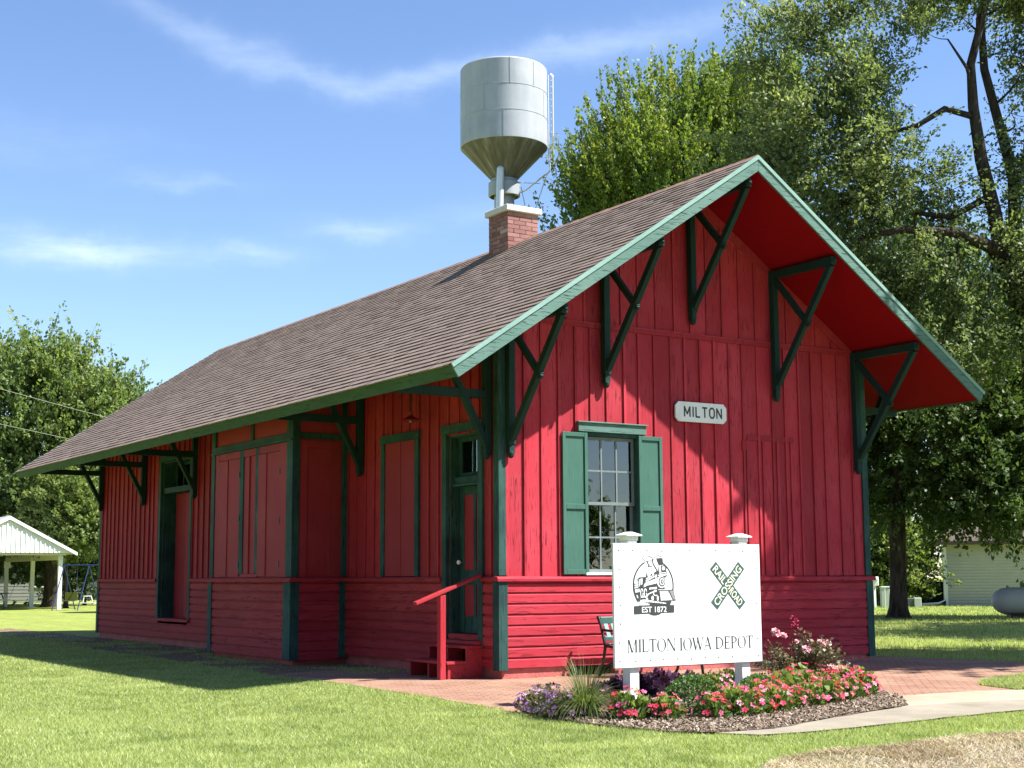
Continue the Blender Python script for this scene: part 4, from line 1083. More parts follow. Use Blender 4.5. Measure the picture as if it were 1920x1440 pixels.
# bark chips on the bed
px = RNG.uniform(-2.7, 3, 60000); py = RNG.uniform(-7, -2.3, 60000); k = inpoly(px, py, P_bed); px, py = px[k], py[k]; n_ = len(px)
a = RNG.random(n_) * 2 * PI; l_ = .006 + .013 * RNG.random(n_); w_ = l_ * (.25 + .3 * RNG.random(n_)); tz = RNG.normal(0, .5, n_)
c = np.stack([px, py, .03 + .012 * RNG.random(n_)], 1); A = np.stack([np.cos(a) * l_, np.sin(a) * l_, tz * l_], 1); B = np.stack([-np.sin(a) * w_, np.cos(a) * w_, RNG.normal(0, .4, n_) * w_], 1)
V = np.stack([c - A - B, c + A - B, c + A + B, c - A + B], 1).reshape(-1, 3); F = np.arange(4 * n_).reshape(-1, 4)
M_chip = leaf_mat('bark_chip', [(0, (.11, .08, .055)), (.5, (.22, .17, .125)), (1, (.39, .32, .255))], .0, .9, .15)
mc = mesh_np('bark_chips', V, F, M_chip, None, RNG.random(n_)); mc['kind'] = 'stuff'; mc['label'] = 'bark mulch chips covering the flower bed'; mc['category'] = 'mulch'

# ------------------------------------------------------------------ leaves
def unit(v): return v / np.maximum(1e-9, np.linalg.norm(v, axis=-1, keepdims=True))
def leaf_quads(P, axis, size, up=.6, aspect=.6, fold=.15, r=RNG):
    n = len(P); nrm = unit(r.normal(size=(n, 3)) + np.array([0, 0, up])); ax = unit(axis + r.normal(0, .6, (n, 3)))
    b = unit(np.cross(nrm, ax)); nrm = np.cross(ax, b); s = size[:, None] if hasattr(size, '__len__') else size
    V = np.stack([P - ax * s * .5, P + b * s * aspect * .5 - nrm * s * fold, P + ax * s * .5, P - b * s * aspect * .5 - nrm * s * fold], 1)
    return V.reshape(-1, 3), np.arange(4 * n).reshape(-1, 4)

def crown_leaves(bough, br, nshoot, nleaf, slen, lsize, center, upb, out, rng, tintb=.5, gap=.1, dj=.45):
    nb = len(bough); bi = np.repeat(np.arange(nb), nshoot)
    s0 = bough[bi] + rng.normal(0, 1, (len(bi), 3)) * br[bi][:, None] * np.array([1, 1, .8])
    od = unit(s0 - center); dr = unit(od * out + np.array([0, 0, upb]) + rng.normal(0, dj, (len(bi), 3)))
    L = slen * (.5 + rng.random(len(bi)))
    li = np.repeat(np.arange(len(bi)), nleaf); t = rng.random(len(li))
    P = s0[li] + dr[li] * (L[li] * t)[:, None] + rng.normal(0, .09 * slen ** .5 * min(1, dj * 2.2), (len(li), 3)) - np.array([0, 0, 1]) * (t ** 2 * .12 * slen)[:, None]
    V, F = leaf_quads(P, dr[li], lsize * (.6 + .7 * rng.random(len(li))), r=rng)
    tb = rng.random(nb); tint = np.clip(tintb * tb[bi][li] + (1 - tintb) * rng.random(len(li)) * .9 + .12 * (P[:, 2] - center[2]) / np.maximum(1, np.abs(bough[:, 2] - center[2]).max()), 0, 1)
    return V, F, tint, s0, dr, L

def bez(a, b, c, n=6):
    a, b, c = (np.array(q, float) for q in (a, b, c)); t = np.linspace(0, 1, n)[:, None]
    return (1 - t) ** 2 * a + 2 * t * (1 - t) * b + t ** 2 * c

def tree(name, label, cat, trunk, blobs, nb, nshoot, nleaf, slen, lsize, leafmat, barkmat, upb=.6, out=.7, seed=1, limbs=(), brad=.9, shell=.35, group=None, tw=1.0, dj=.45, tintb=.5, cut=None, limbr=.09, fork=0):
    """trunk: [(x,y,z,r)...]; blobs: [(cx,cy,cz,rx,ry,rz,weight)] ellipsoids that boughs are drawn from"""
    rng = np.random.default_rng(seed); base = trunk[0][:3]
    root = thing(name, label, cat, (base[0], base[1], 0), group)
    B = []; wts = np.array([b[6] for b in blobs], float); wts /= wts.sum()
    pick = rng.choice(len(blobs), nb, p=wts); D = unit(rng.normal(size=(nb, 3))); D[:, 2] = np.where(D[:, 2] < -.55, -D[:, 2], D[:, 2])
    rad = (shell + (1 - shell) * rng.random(nb)) ** .6
    bl = np.array([b[:6] for b in blobs]); B = bl[pick, :3] + D * rad[:, None] * bl[pick, 3:6]
    if cut is not None: k = cut(B); B = B[k]; nb = len(B)
    center = np.average(bl[:, :3], axis=0, weights=wts)
    br = brad * (.6 + .7 * rng.random(nb))
    V, F, T, s0, dr, L = crown_leaves(B, br, nshoot, nleaf, slen, lsize, center, upb, out, rng, tintb, dj=dj)
    tm = MB(); tp = [Vector(t[:3]) for t in trunk]; tr = [t[3] for t in trunk]
    # root flare and slightly uneven bole
    r0 = tr[0]; flare = [tp[0] + (tp[1] - tp[0]).normalized() * q for q in (-.05, .12, .35, .8)]
    pts = flare + tp[1:]; rr = [r0 * 1.75, r0 * 1.35, r0 * 1.1, r0] + tr[1:]
    tm.tube(pts, rr, 12)
    nodes = [np.array(p) for p in pts[3:]]; nr_ = rr[3:]
    for lb in limbs:
        lp_ = [Vector(q[:3]) for q in lb]; lr = [q[3] for q in lb]; tm.tube(lp_, lr, 8); nodes += [np.array(p) for p in lp_]; nr_ += lr
    # dense node list along trunk and limbs
    dn = []; drr = []
    for chain in [list(zip(pts[3:], rr[3:]))] + [list(zip([Vector(q[:3]) for q in lb], [q[3] for q in lb])) for lb in limbs]:
        for (p, ra), (q, rb_) in zip(chain, chain[1:]):
            for t in np.linspace(0, 1, 5): dn.append(np.array(p.lerp(q, t))); drr.append(ra + (rb_ - ra) * t)
    dn = np.array(dn); drr = np.array(drr); kk = dn[:, 2] >= fork; dn = dn[kk]; drr = drr[kk]
    order = np.argsort(np.min(np.linalg.norm(B[:, None] - dn[None, ::3], axis=2), axis=1)); dn = list(dn); drr = list(drr)
    for i in order:
        DN = np.array(dn); DR = np.array(drr)
        dz = B[i, 2] - DN[:, 2]; hd = np.hypot(B[i, 0] - DN[:, 0], B[i, 1] - DN[:, 1])
        cost = hd + np.abs(dz - hd * .6) * .7; j = int(np.argmin(cost)); a = DN[j]
        r_ = max(.016 * tw, min(limbr * tw, DR[j] * .65))
        mid = a * .45 + B[i] * .55 + np.array([rng.normal(0, .3), rng.normal(0, .3), -.15 * hd[j] + rng.normal(0, .2)])
        bp = bez(a, mid, B[i], 6); bpr = [r_, r_ * .8, r_ * .62, r_ * .45, r_ * .3, .012 * tw]
        tm.tube([tuple(q) for q in bp], bpr, 5, cap=False); dn += list(bp[2:]); drr += [max(q, .02 * tw) for q in bpr[2:]]
        for s in range(min(4, nshoot)):
            q = i * nshoot + s; e = s0[q] + dr[q] * L[q] * .9
            tm.tube([tuple(x) for x in bez(B[i], (B[i] + s0[q]) / 2 + rng.normal(0, .1, 3), e, 4)], [.018 * tw, .014 * tw, .010 * tw, .005 * tw], 3, cap=False)
    tm.build('trunk', barkmat, root, smooth=True)
    mesh_np('crown', V, F, leafmat, root, T)
    return root

# ------------------------------------------------------------------ trees
tree('maple_tree', 'yellow-green maple with upright shoots rising behind the depot roof beside the water tower', 'tree',
     [(27.8, 31.0, 0, .38), (27.6, 30.6, 5, .32), (27.2, 30.0, 10, .22), (26.9, 29.3, 16, .12), (26.6, 28.8, 20, .05)],
     [(26.9, 28.6, 16.2, 3.7, 3.7, 5.4, 3), (25.2, 30.0, 14.6, 2.3, 2.3, 3.8, 1.3), (29.0, 27.2, 18.2, 2.8, 2.8, 4.6, 1.7), (23.9, 31.0, 12.6, .9, .9, 1.2, .16)],
     270, 12, 42, 1.7, .165, M_leafY, M_bark, upb=1.5, out=.45, seed=3, brad=.6, shell=.35, dj=.22)
# tall elm with bare dark limbs
LA = [(22.34, 8.89, 10.01, .22), (22.07, 8.86, 11.34, .20), (21.65, 8.89, 12.82, .18), (21.36, 8.84, 14.29, .15), (21.22, 8.74, 15.47, .12), (21.48, 8.3, 17.24, .09), (21.5, 8.3, 19.5, .05)]
LC = [(23.85, 9.34, 8.56, .24), (23.47, 9.3, 10.38, .21), (23.26, 9.08, 12.64, .17), (22.76, 9.14, 14.31, .14), (22.35, 9.18, 15.67, .12), (22.2, 9.09, 17.2, .09), (22.6, 9.2, 19.6, .05)]
LD = [(22.34, 8.89, 10.01, .20), (21.52, 8.6, 10.25, .18), (20.5, 8.8, 10.55, .15), (19.27, 9.58, 10.67, .11), (18.32, 10.24, 10.5, .07)]
LE = [(21.4, 8.84, 14.0, .10), (20.6, 9.2, 14.2, .09), (19.9, 9.6, 13.7, .07), (18.9, 10.2, 13.4, .04)]
LF = [(21.9, 8.9, 11.8, .10), (20.9, 9.4, 11.2, .09), (20.0, 9.9, 11.3, .06)]
LG = [(21.4, 8.8, 14.6, .07), (21.0, 8.7, 15.3, .05), (20.5, 8.9, 16.1, .025)]
LH = [(23.3, 9.1, 12.2, .07), (23.6, 9.0, 12.9, .05), (23.6, 8.9, 13.6, .03)]
tree('elm_tree', 'tall grey-green elm with bare dark leaning limbs over the right roof slope', 'tree',
     [(24.6, 9.4, 0, .42), (24.2, 9.2, 3.0, .36), (23.6, 9.0, 6.5, .31), (23.1, 8.75, 8.4, .28), (22.34, 8.89, 10.01, .24)],
     [(18.2, 11.0, 13.0, 2.3, 2.3, 3.2, 2.6), (17.2, 12.0, 10.6, 2.2, 2.2, 2.6, 1.7), (19.8, 10.3, 11.0, 1.7, 1.7, 2.4, 1.1), (20.2, 10.6, 8.2, 2.3, 2.3, 2.3, 1.4), (18.6, 10.6, 16.8, 2.2, 2.2, 1.7, 1.0),
      (20.9, 9.0, 17.3, 1.6, 1.6, 1.3, .9), (22.8, 8.4, 8.6, 1.6, 1.6, 2.6, 1.0), (23.7, 8.2, 16.0, 1.4, 1.4, 2.8, 1.7), (22.3, 8.6, 18.0, 1.3, 1.3, 1.0, .6), (24.2, 7.9, 11.8, 1.2, 1.2, 2.2, .7), (22.6, 8.6, 12.0, .9, .9, 1.6, .35), (16.9, 11.5, 15.6, 1.0, 1.0, 1.2, .3)],
     285, 17, 25, .85, .125, M_leafE, M_bark, upb=.15, out=.7, seed=8, limbs=(LA, LC, LD, LE, LF, LG, LH), brad=.42, shell=.2, limbr=.06, tw=.8, tintb=.68)
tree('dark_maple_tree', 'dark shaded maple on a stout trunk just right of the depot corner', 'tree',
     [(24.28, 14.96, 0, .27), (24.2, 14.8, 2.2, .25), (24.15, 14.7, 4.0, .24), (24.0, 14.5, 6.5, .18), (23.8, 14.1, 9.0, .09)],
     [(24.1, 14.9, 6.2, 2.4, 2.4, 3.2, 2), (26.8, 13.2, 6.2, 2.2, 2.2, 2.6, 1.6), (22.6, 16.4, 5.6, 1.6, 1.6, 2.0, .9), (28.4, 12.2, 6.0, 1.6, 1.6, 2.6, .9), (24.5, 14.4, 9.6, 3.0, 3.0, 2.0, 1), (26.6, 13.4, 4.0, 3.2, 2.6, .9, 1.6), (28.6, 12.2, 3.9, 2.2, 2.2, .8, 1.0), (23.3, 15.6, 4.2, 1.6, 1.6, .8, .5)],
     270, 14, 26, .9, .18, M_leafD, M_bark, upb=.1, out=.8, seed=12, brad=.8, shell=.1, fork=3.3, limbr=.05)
for k, (x, y, hgt, rx, sd) in enumerate(((45, 33, 20, 6.0, 21), (53, 27, 20, 6.5, 22), (38.5, 40.5, 14, 4.5, 23))):
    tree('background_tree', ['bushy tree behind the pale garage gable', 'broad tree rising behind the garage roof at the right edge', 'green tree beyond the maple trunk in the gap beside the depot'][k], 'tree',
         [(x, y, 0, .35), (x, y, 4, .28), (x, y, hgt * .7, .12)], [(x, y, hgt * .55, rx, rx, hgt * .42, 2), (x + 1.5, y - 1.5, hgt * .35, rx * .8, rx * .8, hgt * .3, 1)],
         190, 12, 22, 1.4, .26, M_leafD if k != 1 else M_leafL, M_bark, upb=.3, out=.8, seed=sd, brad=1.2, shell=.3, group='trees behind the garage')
tree('garden_shrub', 'sunlit pale green shrub between the maple trunk and the pale garage', 'shrub',
     [(38.6, 27.4, 0, .08), (38.5, 27.3, 1.2, .06), (38.4, 27.2, 2.6, .03)], [(38.3, 27.2, 2.0, 1.4, 1.4, 1.6, 2), (37.2, 28.2, 1.5, 1.2, 1.2, 1.6, 1), (38.0, 27.6, .7, 1.2, 1.2, .7, 1)], 100, 10, 20, .7, .17, M_leafS, M_bark, seed=31, brad=.4, shell=.2)
tree('garden_shrub', 'dark dense shrub in the gap right beside the depot corner board', 'shrub',
     [(36.4, 29.0, 0, .08), (36.3, 28.8, 1.5, .06), (36.1, 28.6, 3.5, .03)], [(36.0, 28.9, 2.4, 1.3, 1.3, 2.4, 2), (37.4, 28.6, 3.2, 1.2, 1.2, 1.6, 1)], 70, 10, 20, .7, .18, M_leafD, M_bark, seed=33, brad=.45, shell=.2)
# left side
tree('poplar_tree', 'tall spreading tree with a thick trunk behind the white picnic shelter', 'tree',
     [(9.7, 57.3, 0, .36), (9.6, 57.1, 3.0, .33), (9.4, 56.6, 6, .25), (9.0, 56.0, 10, .14), (8.8, 55.6, 13, .06)],
     [(8.6, 56.0, 9.0, 2.8, 2.8, 3.6, 2.4), (11.3, 54.6, 8.6, 1.9, 1.9, 2.3, 1.3), (6.2, 58.0, 8.8, 2.6, 2.6, 4.0, 1.6), (9.2, 56.4, 6.4, 3.6, 3.6, 2.4, 1.4), (8.6, 57.0, 4.0, 4.4, 3.2, 1.5, 1.3), (12.9, 53.6, 8.4, .8, .8, 1.3, .25)],
     300, 11, 24, 1.3, .22, M_leafL, M_bark, fork=3.0, upb=.9, out=.55, seed=41, brad=.7, shell=.35)
tree('ash_tree', 'bright sunlit small tree between the shelter roof and the depot end', 'tree',
     [(9.4, 53.6, 0, .10), (9.3, 53.4, 1.8, .08), (9.1, 52.9, 4.0, .04)], [(8.9, 52.8, 4.8, 1.25, 1.25, 1.5, 2), (9.8, 52.4, 3.5, 1.1, 1.1, 1.5, 1.3), (8.3, 53.2, 4.2, 1.0, 1.0, 1.3, .6)], 130, 11, 22, .6, .17, M_leafS, M_bark, upb=.2, seed=43, brad=.32, shell=.3)
tree('background_tree', 'dark green tree at the far left edge behind the shelter', 'tree',
     [(3.4, 64.0, 0, .3), (3.4, 64, 3, .25), (3.4, 64, 9, .1)], [(3.6, 63.5, 6.5, 3.6, 3.6, 4.5, 2), (8, 66, 5, 3.5, 3.5, 3.6, 1.4), (12.6, 62, 4.6, 2.4, 2.4, 2.6, 1)], 150, 12, 20, 1.2, .27, M_leafD, M_bark, seed=45, brad=1.0, shell=.3)
tree('hedge_shrub', 'dark loose hedge in the shade behind the swing set', 'shrub',
     [(12.2, 60.0, 0, .08), (12.2, 60.0, 1.0, .06), (12.3, 60.1, 2.2, .03)], [(10.6, 61.0, 1.5, 1.6, 1.2, 1.5, 1), (12.6, 60, 1.2, 1.6, 1.2, 1.2, 1), (7.6, 62.6, 1.5, 2.4, 1.2, 1.7, 1), (4.6, 64, 1.5, 2.4, 1.2, 1.6, 1)], 110, 10, 18, .7, .2, M_leafD, M_bark, seed=47, brad=.5, shell=.2)
# trees outside the frame that shade the right half of the gable and lawn
tree('shade_tree', 'spreading shade tree standing right of the brick walk', 'tree',
     [(14.6, -6.2, 0, .3), (14.4, -6.2, 4, .26), (14.0, -6.1, 8, .16), (13.8, -6.1, 12, .07)],
     [(13.9, -5.4, 10.8, 2.2, 2.1, 2.7, 2), (15.6, -6.2, 10.0, 2.6, 2.4, 3.0, 1.4)], 150, 12, 22, 1.0, .24, M_leafL, M_bark, seed=51, brad=.7, shell=.15)
tree('shade_tree', 'second shade tree standing farther right on the lawn', 'tree',
     [(25.5, -2.0, 0, .32), (25.4, -2, 4, .28), (25.2, -2, 9, .14)],
     [(24.5, -1.2, 9.5, 3.4, 3.2, 3.4, 2), (28.5, 1.2, 10.0, 3.2, 3.2, 3.4, 2)], 140, 12, 20, 1.2, .32, M_leafL, M_bark, seed=52, brad=1.0, shell=.15)
for k, (x, y, sd) in enumerate(((66, -100, 61), (74, -104, 62), (57, -104, 63))):
    tree('roadside_tree', ['round tree across the road behind the viewer', 'tall tree across the road mirrored in the window', 'broad tree farther back across the road'][k], 'tree',
         [(x, y, 0, .3), (x, y, 3, .25), (x, y, 8, .1)], [(x, y, 4.2 + k, 3.6, 3.6, 3.0, 1)], 60, 10, 16, 1.3, .5, M_leafL, M_bark, seed=sd, brad=1.1, shell=.3, group='trees across the road')

far0 = None  # unseen trees added out of frame to hold back skylight on the walls
for k, (x, y, s_) in enumerate(((-52, 6, 1.1), (-50, 18, 1.25), (-54, 30, 1.1), (-48, -8, 1.0), (-46, -22, 1.15), (-36, -44, 1.2), (-24, -50, 1.1), (-12, -48, 1.3), (2, -62, 1.4), (-56, 44, 1.3), (-42, -34, 1.1))):
    lab = 'unseen leafy tree added to block skylight west and south of the depot'
    if far0 is None:
        far0 = tree('skylight_blocker_tree', lab, 'tree', [(x, y, 0, .35), (x, y, 4, .28), (x, y, 10, .1)], [(x, y, 7.5, 5.5, 5.5, 6.5, 2)], 90, 10, 14, 1.6, .75, M_leafD, M_bark, seed=71, brad=1.3, shell=.2, group='added skylight-blocking trees')
    else: dup(far0, (x, y, 0), k * 1.3, s_, lab, 'added skylight-blocking trees')

# ------------------------------------------------------------------ flower bed plants
def proto_mesh(Vs):  # merge list of (V,F,T)
    Vo, Fo, To, n = [], [], [], 0
    for V, F, T in Vs: Vo.append(V); Fo.append(F + n); To.append(T); n += len(V)
    return np.concatenate(Vo), np.concatenate(Fo), np.concatenate(To)
def mound_pts(n, r, h, rng, inner=.55):
    D = unit(rng.normal(size=(n, 3))); D[:, 2] = np.abs(D[:, 2]); q = (inner + (1 - inner) * rng.random(n))[:, None]
    return D * q * np.array([r, r, h]) + np.array([0, 0, .02]), D
def blossoms(P, D, rng, rad, npet=5, cup=.25):
    Vs = []; Ts = []; n = len(P); N = unit(D + np.array([0, 0, .5]) + rng.normal(0, .3, (n, 3))); a = unit(np.cross(N, rng.normal(size=(n, 3)))); b = np.cross(N, a); tb = rng.random(n)
    for k in range(npet):
        t0 = 2 * PI * k / npet + rng.random(n) * .2; R_ = rad * (.8 + .4 * rng.random(n))
        f = lambda t, r, z: P + (a * np.cos(t)[:, None] + b * np.sin(t)[:, None]) * (R_ * r)[:, None] + N * (R_ * z)[:, None]
        Vs.append(np.stack([f(t0, .08, 0), f(t0 - .5, .75, cup), f(t0, 1, cup * .8), f(t0 + .5, .75, cup)], 1)); Ts.append(np.clip(tb + rng.normal(0, .1, n), 0, 1))
    V = np.concatenate(Vs).reshape(-1, 3); return V, np.arange(len(V)).reshape(-1, 4), np.concatenate(Ts)
def plant(name, label, group, r, h, nleaf, lsize, leafmat, nbl, brad, petmat, seed, aspect=.55, up=.5, inner=.5, lift=1.05):
    rng = np.random.default_rng(seed); root = thing(name, label, 'flowering plant' if nbl else 'plant', (0, 0, 0), group)
    P, D = mound_pts(nleaf, r, h, rng, inner); V, F = leaf_quads(P, D * .7 + np.array([0, 0, .25]), lsize * (.6 + .8 * rng.random(nleaf)), up, aspect, r=rng)
    T = np.clip(.15 + .6 * P[:, 2] / h + rng.normal(0, .2, nleaf), 0, 1)
    mesh_np('foliage', V, F, leafmat, root, T)
    if nbl:
        P, D = mound_pts(nbl, r * lift, h * lift, rng, .88); P[:, 2] = np.maximum(P[:, 2], h * .3); V, F, T = blossoms(P, D, rng, brad); mesh_np('blossoms', V, F, petmat, root, T)
    return root
def spread(protos, spots, labels, group, rng, s0=.85, s1=1.15):
    used = set()
    for i, (x, y) in enumerate(spots):
        p = protos[i % len(protos)]; s = rng.uniform(s0, s1); rz = rng.uniform(0, 6.28)
        lab = labels(i, x, y)
        if id(p) not in used:
            used.add(id(p)); p.location = (x, y, .02); p.rotation_euler = (0, 0, rz); p.scale = (s, s, s); p['label'] = lab
        else: dup(p, (x, y, .02), rz, s, lab, group)
rr_ = random.Random(77)
G1 = 'red and pink periwinkles edging the flower bed'
vp = [plant('periwinkle', '', G1, .21, .25, 260, .075, M_bedleaf, 26, .036, M_petalred, 100 + k) for k in range(4)]
front = [(-1.97, -5.42), (-1.72, -5.62), (-1.29, -5.80), (-.97, -5.78), (-.64, -5.70), (-.32, -5.62), (.01, -5.50), (.36, -5.40), (.72, -5.27), (1.08, -5.13), (1.42, -4.98), (1.78, -4.80)]
mid = [(-.85, -5.35), (-.52, -5.28), (-.18, -5.2), (.16, -5.08), (.5, -4.95), (.86, -4.82), (1.22, -4.66), (1.56, -4.5), (1.92, -4.38)]
back = [(.80, -4.45), (1.14, -4.3), (1.5, -4.12), (1.85, -3.98), (2.18, -4.05), (2.12, -4.45)]
spread(vp, front, lambda i, x, y: 'red and pink periwinkle in the front edging row of the flower bed', G1, rr_)
vm = [plant('periwinkle', '', G1, .21, .28, 220, .075, M_bedleaf, 34, .037, M_petalred, 110 + k) for k in range(3)]
spread(vm, mid + back, lambda i, x, y: 'red and pink periwinkle in the crowded rows behind the front edging', G1, rr_)
G2 = 'violet petunias at the left end of the bed'
pp = [plant('petunia', '', G2, .19, .20, 190, .05, M_roseleaf, 22, .03, M_petalviolet, 120 + k) for k in range(2)]
spread(pp, [(-2.34, -4.25), (-1.95, -3.85), (-2.38, -4.6), (-1.62, -3.55), (-2.0, -4.25), (-1.6, -3.95), (-2.42, -4.95)], lambda i, x, y: 'low violet petunia left of the ornamental grass', G2, rr_)
G3 = 'bright pink phlox among the bed plants'
pk = [plant('phlox', '', G3, .15, .22, 110, .06, M_bedleaf, 26, .03, M_petalpink, 130 + k) for k in range(2)]
spread(pk, [(-1.72, -4.95), (-1.95, -4.75), (.84, -3.5), (1.04, -3.42), (1.24, -3.36), (.62, -3.62)], lambda i, x, y: ('bright pink phlox close to the left sign post' if i < 2 else 'bright pink phlox behind the right sign post'), G3, rr_, .9, 1.2)
G4 = 'dark purple foliage plants behind the sign'
pu = [plant('purple_coleus', '', G4, .19, .22, 260, .075, M_purpleleaf, 0, 0, None, 140 + k, .7) for k in range(2)]
spread(pu, [(-1.36, -4.1), (-1.05, -3.85), (-.72, -3.62), (-.35, -3.4), (0, -3.18), (.3, -3.0), (.6, -2.86), (.9, -2.86), (.1, -2.8), (-.3, -3.05)], lambda i, x, y: 'dark purple coleus in the back row of the bed under the sign', G4, rr_)
mo = plant('clipped_shrub', '', None, .34, .36, 2600, .034, M_mound, 0, 0, None, 150, .5, .5, .82); mo['label'] = 'large rounded bright green clipped shrub left of centre under the sign'; mo['category'] = 'shrub'; mo.location = (-1.02, -5.22, .02)
mo2 = dup(mo, (.30, -4.72, .02), 1.3, .8, 'smaller rounded green clipped shrub in front of the right sign post')
# pale green mound between
# ornamental grass
og = thing('ornamental_grass', 'spiky fountain grass clump at the left end of the flower bed', 'grass clump', (-2.2, -5.0, 0))
rng = np.random.default_rng(5); n_ = 900; az = rng.random(n_) * 2 * PI; rad0 = .07 * np.sqrt(rng.random(n_)); upr = rng.random(n_) < .2
L_ = np.where(upr, .42 + .24 * rng.random(n_), .34 + .24 * rng.random(n_)); lean = np.where(upr, .15 + .4 * rng.random(n_), .75 + .65 * rng.random(n_))
segs = 6; Vb = np.zeros((n_, segs, 2, 3)); 
for k in range(segs):
    t = k / (segs - 1); ang = lean * (.35 + 1.25 * t)
    rr2 = rad0 + L_ * t * np.sin(np.minimum(ang, 1.9) * .75); zz = L_ * t * np.cos(np.minimum(ang, 2.2) * .75) 
    x = np.cos(az) * rr2; y = np.sin(az) * rr2; w = .0042 * (1 - t * .85); wx, wy = -np.sin(az) * w, np.cos(az) * w
    Vb[:, k, 0] = np.stack([x - wx, y - wy, zz], 1); Vb[:, k, 1] = np.stack([x + wx, y + wy, zz], 1)
base = (np.arange(n_) * segs * 2)[:, None]; F = np.concatenate([base + np.array([2*k, 2*k+1, 2*k+3, 2*k+2]) for k in range(segs - 1)])
V = Vb.reshape(-1, 3) + np.array([-2.2, -5.0, .02]); mesh_np('blades', V, F, M_ornblade, og, np.tile(np.clip(rng.normal(.45, .25, n_), 0, 1), segs - 1))
# rose bush
rb_ = thing('rose_bush', 'rose bush with pale pink blooms and brownish leaves right of the sign', 'rose bush', (1.78, -3.7, 0))
rng = np.random.default_rng(9); m = MB(); tips = []
for k in range(26):
    a = rng.random() * 2 * PI; sp = .18 + .48 * rng.random() ** .7; h_ = (.78 - .55 * sp) * (.75 + .35 * rng.random())
    p0 = np.array([1.78 + .05 * math.cos(a), -3.7 + .05 * math.sin(a), 0]); p2 = np.array([1.78 + sp * math.cos(a), -3.7 + sp * math.sin(a), h_]); p1 = (p0 + p2) / 2 + np.array([0, 0, .15])
    m.tube([tuple(q) for q in bez(p0, p1, p2, 6)], [.008, .007, .006, .005, .004, .003], 5); tips.append((p0, p1, p2))
for e in ((2.30, -3.78, .56), (2.36, -3.9, .42), (2.2, -3.9, .5)):
    p0 = np.array([1.85, -3.7, .15]); p2 = np.array(e); m.tube([tuple(q) for q in bez(p0, (p0 + p2) / 2 + np.array([0, 0, .18]), p2, 7)], .0045, 5); tips.append((p0, (p0 + p2) / 2 + np.array([0, 0, .18]), p2))
m.build('stems', plain('rose_stem', (.16, .10, .06), .8, .3, 20, .2), rb_)
Ps = []; Ax = []
for p0, p1, p2 in tips:
    n_ = 95; t = .2 + .8 * rng.random(n_)[:, None]; q = (1 - t) ** 2 * p0 + 2 * t * (1 - t) * p1 + t ** 2 * p2 + rng.normal(0, .045, (n_, 3)); Ps.append(q); Ax.append(unit(rng.normal(size=(n_, 3))))
Ps = np.concatenate(Ps); Ps[:, 2] = np.maximum(Ps[:, 2], .03); V, F = leaf_quads(Ps, np.concatenate(Ax), .042 * (.6 + .8 * rng.random(len(Ps))), .6, .65, r=rng)
mesh_np('foliage', V, F, M_roseleaf, rb_, np.clip(rng.normal(.4, .28, len(Ps)), 0, 1))
for (x, y, z, r_) in ((1.46, -3.78, .70, .062), (1.52, -3.85, .66, .04), (1.72, -4.02, .50, .055), (1.86, -3.92, .58, .045), (2.10, -3.88, .56, .055), (2.30, -3.78, .55, .045), (2.02, -4.12, .28, .06), (2.12, -4.16, .26, .06), (1.58, -4.0, .60, .03), (1.92, -4.0, .42, .035)):
    Pb = np.tile(np.array([[x, y, z]]), (5, 1)) + rng.normal(0, r_ * .12, (5, 3)); Db = unit(np.tile(np.array([[-.3, -.7, .5]]), (5, 1)) + rng.normal(0, .25, (5, 3)))
    sets = [blossoms(Pb, Db, rng, r_ * q, 6, c_) for q, c_ in ((1, .15), (.75, .6), (.5, 1.1))]; V, F, T = proto_mesh(sets); mesh_np('bloom', V, F, M_petalrose, rb_, T)
V, F, T = blossoms(np.array([[1.92, -3.62, .80]]) + rng.normal(0, .03, (24, 3)) * np.array([1, 1, 1.6]), unit(rng.normal(size=(24, 3))), rng, .012); mesh_np('red_sprig', V, F, M_petalred, rb_, T)

# ------------------------------------------------------------------ water tower
TX, TY = 20.91, 32.36
tw = thing('water_tower', 'tall silver water tower with a stained cone bottom rising above the chimney', 'water tower', (TX, TY, 0))
m = MB(); m.lathe([(1.80, 0), (1.825, .02), (1.825, 3.34), (1.78, 3.40), (.9, 3.62), (.0, 3.70)], (TX, TY, 19.08), 64, cap=False); tk = m.build('tank', M_silver, tw, smooth=True, angle=30)
m = MB()
for z in (20.25, 21.35): m.lathe([(1.826, -.012), (1.836, -.006), (1.836, .006), (1.826, .012)], (TX, TY, z), 64, cap=False)
for k, (a, z) in enumerate(((-2.0, 21.35), (-1.0, 20.25), (-2.6, 20.25), (.3, 21.3), (-2.15, 19.12), (-1.4, 21.3))):
    m.bar((TX + 1.832 * math.cos(a), TY + 1.832 * math.sin(a), z), (TX + 1.832 * math.cos(a), TY + 1.832 * math.sin(a), z + 1.1), .02, .008, (math.cos(a), math.sin(a), 0))
m.build('weld_seams', M_silver, tk)
m = MB(); m.lathe([(.56, 0), (1.81, 1.33)], (TX, TY, 17.76), 64, cap=False); m.build('cone_bottom', M_cone, tw, smooth=True)
m = MB(); m.lathe([(.55, 17.77), (.55, 17.68), (.66, 17.6), (.66, 17.05), (.60, 17.02)], (TX, TY, 0), 40, cap=False); m.build('collar', M_silver, tw, smooth=True, angle=30)
m = MB(); m.lathe([(.42, 0), (.42, 17.7)], (TX, TY, 0), 24); m.build('pedestal', M_silver, tw, smooth=True, angle=40)
rt = np.array([.839, -.544]); fw = np.array([.545, .838])
pt = lambda r_, f_, z: (TX + rt[0] * r_ + fw[0] * f_, TY + rt[1] * r_ + fw[1] * f_, z)
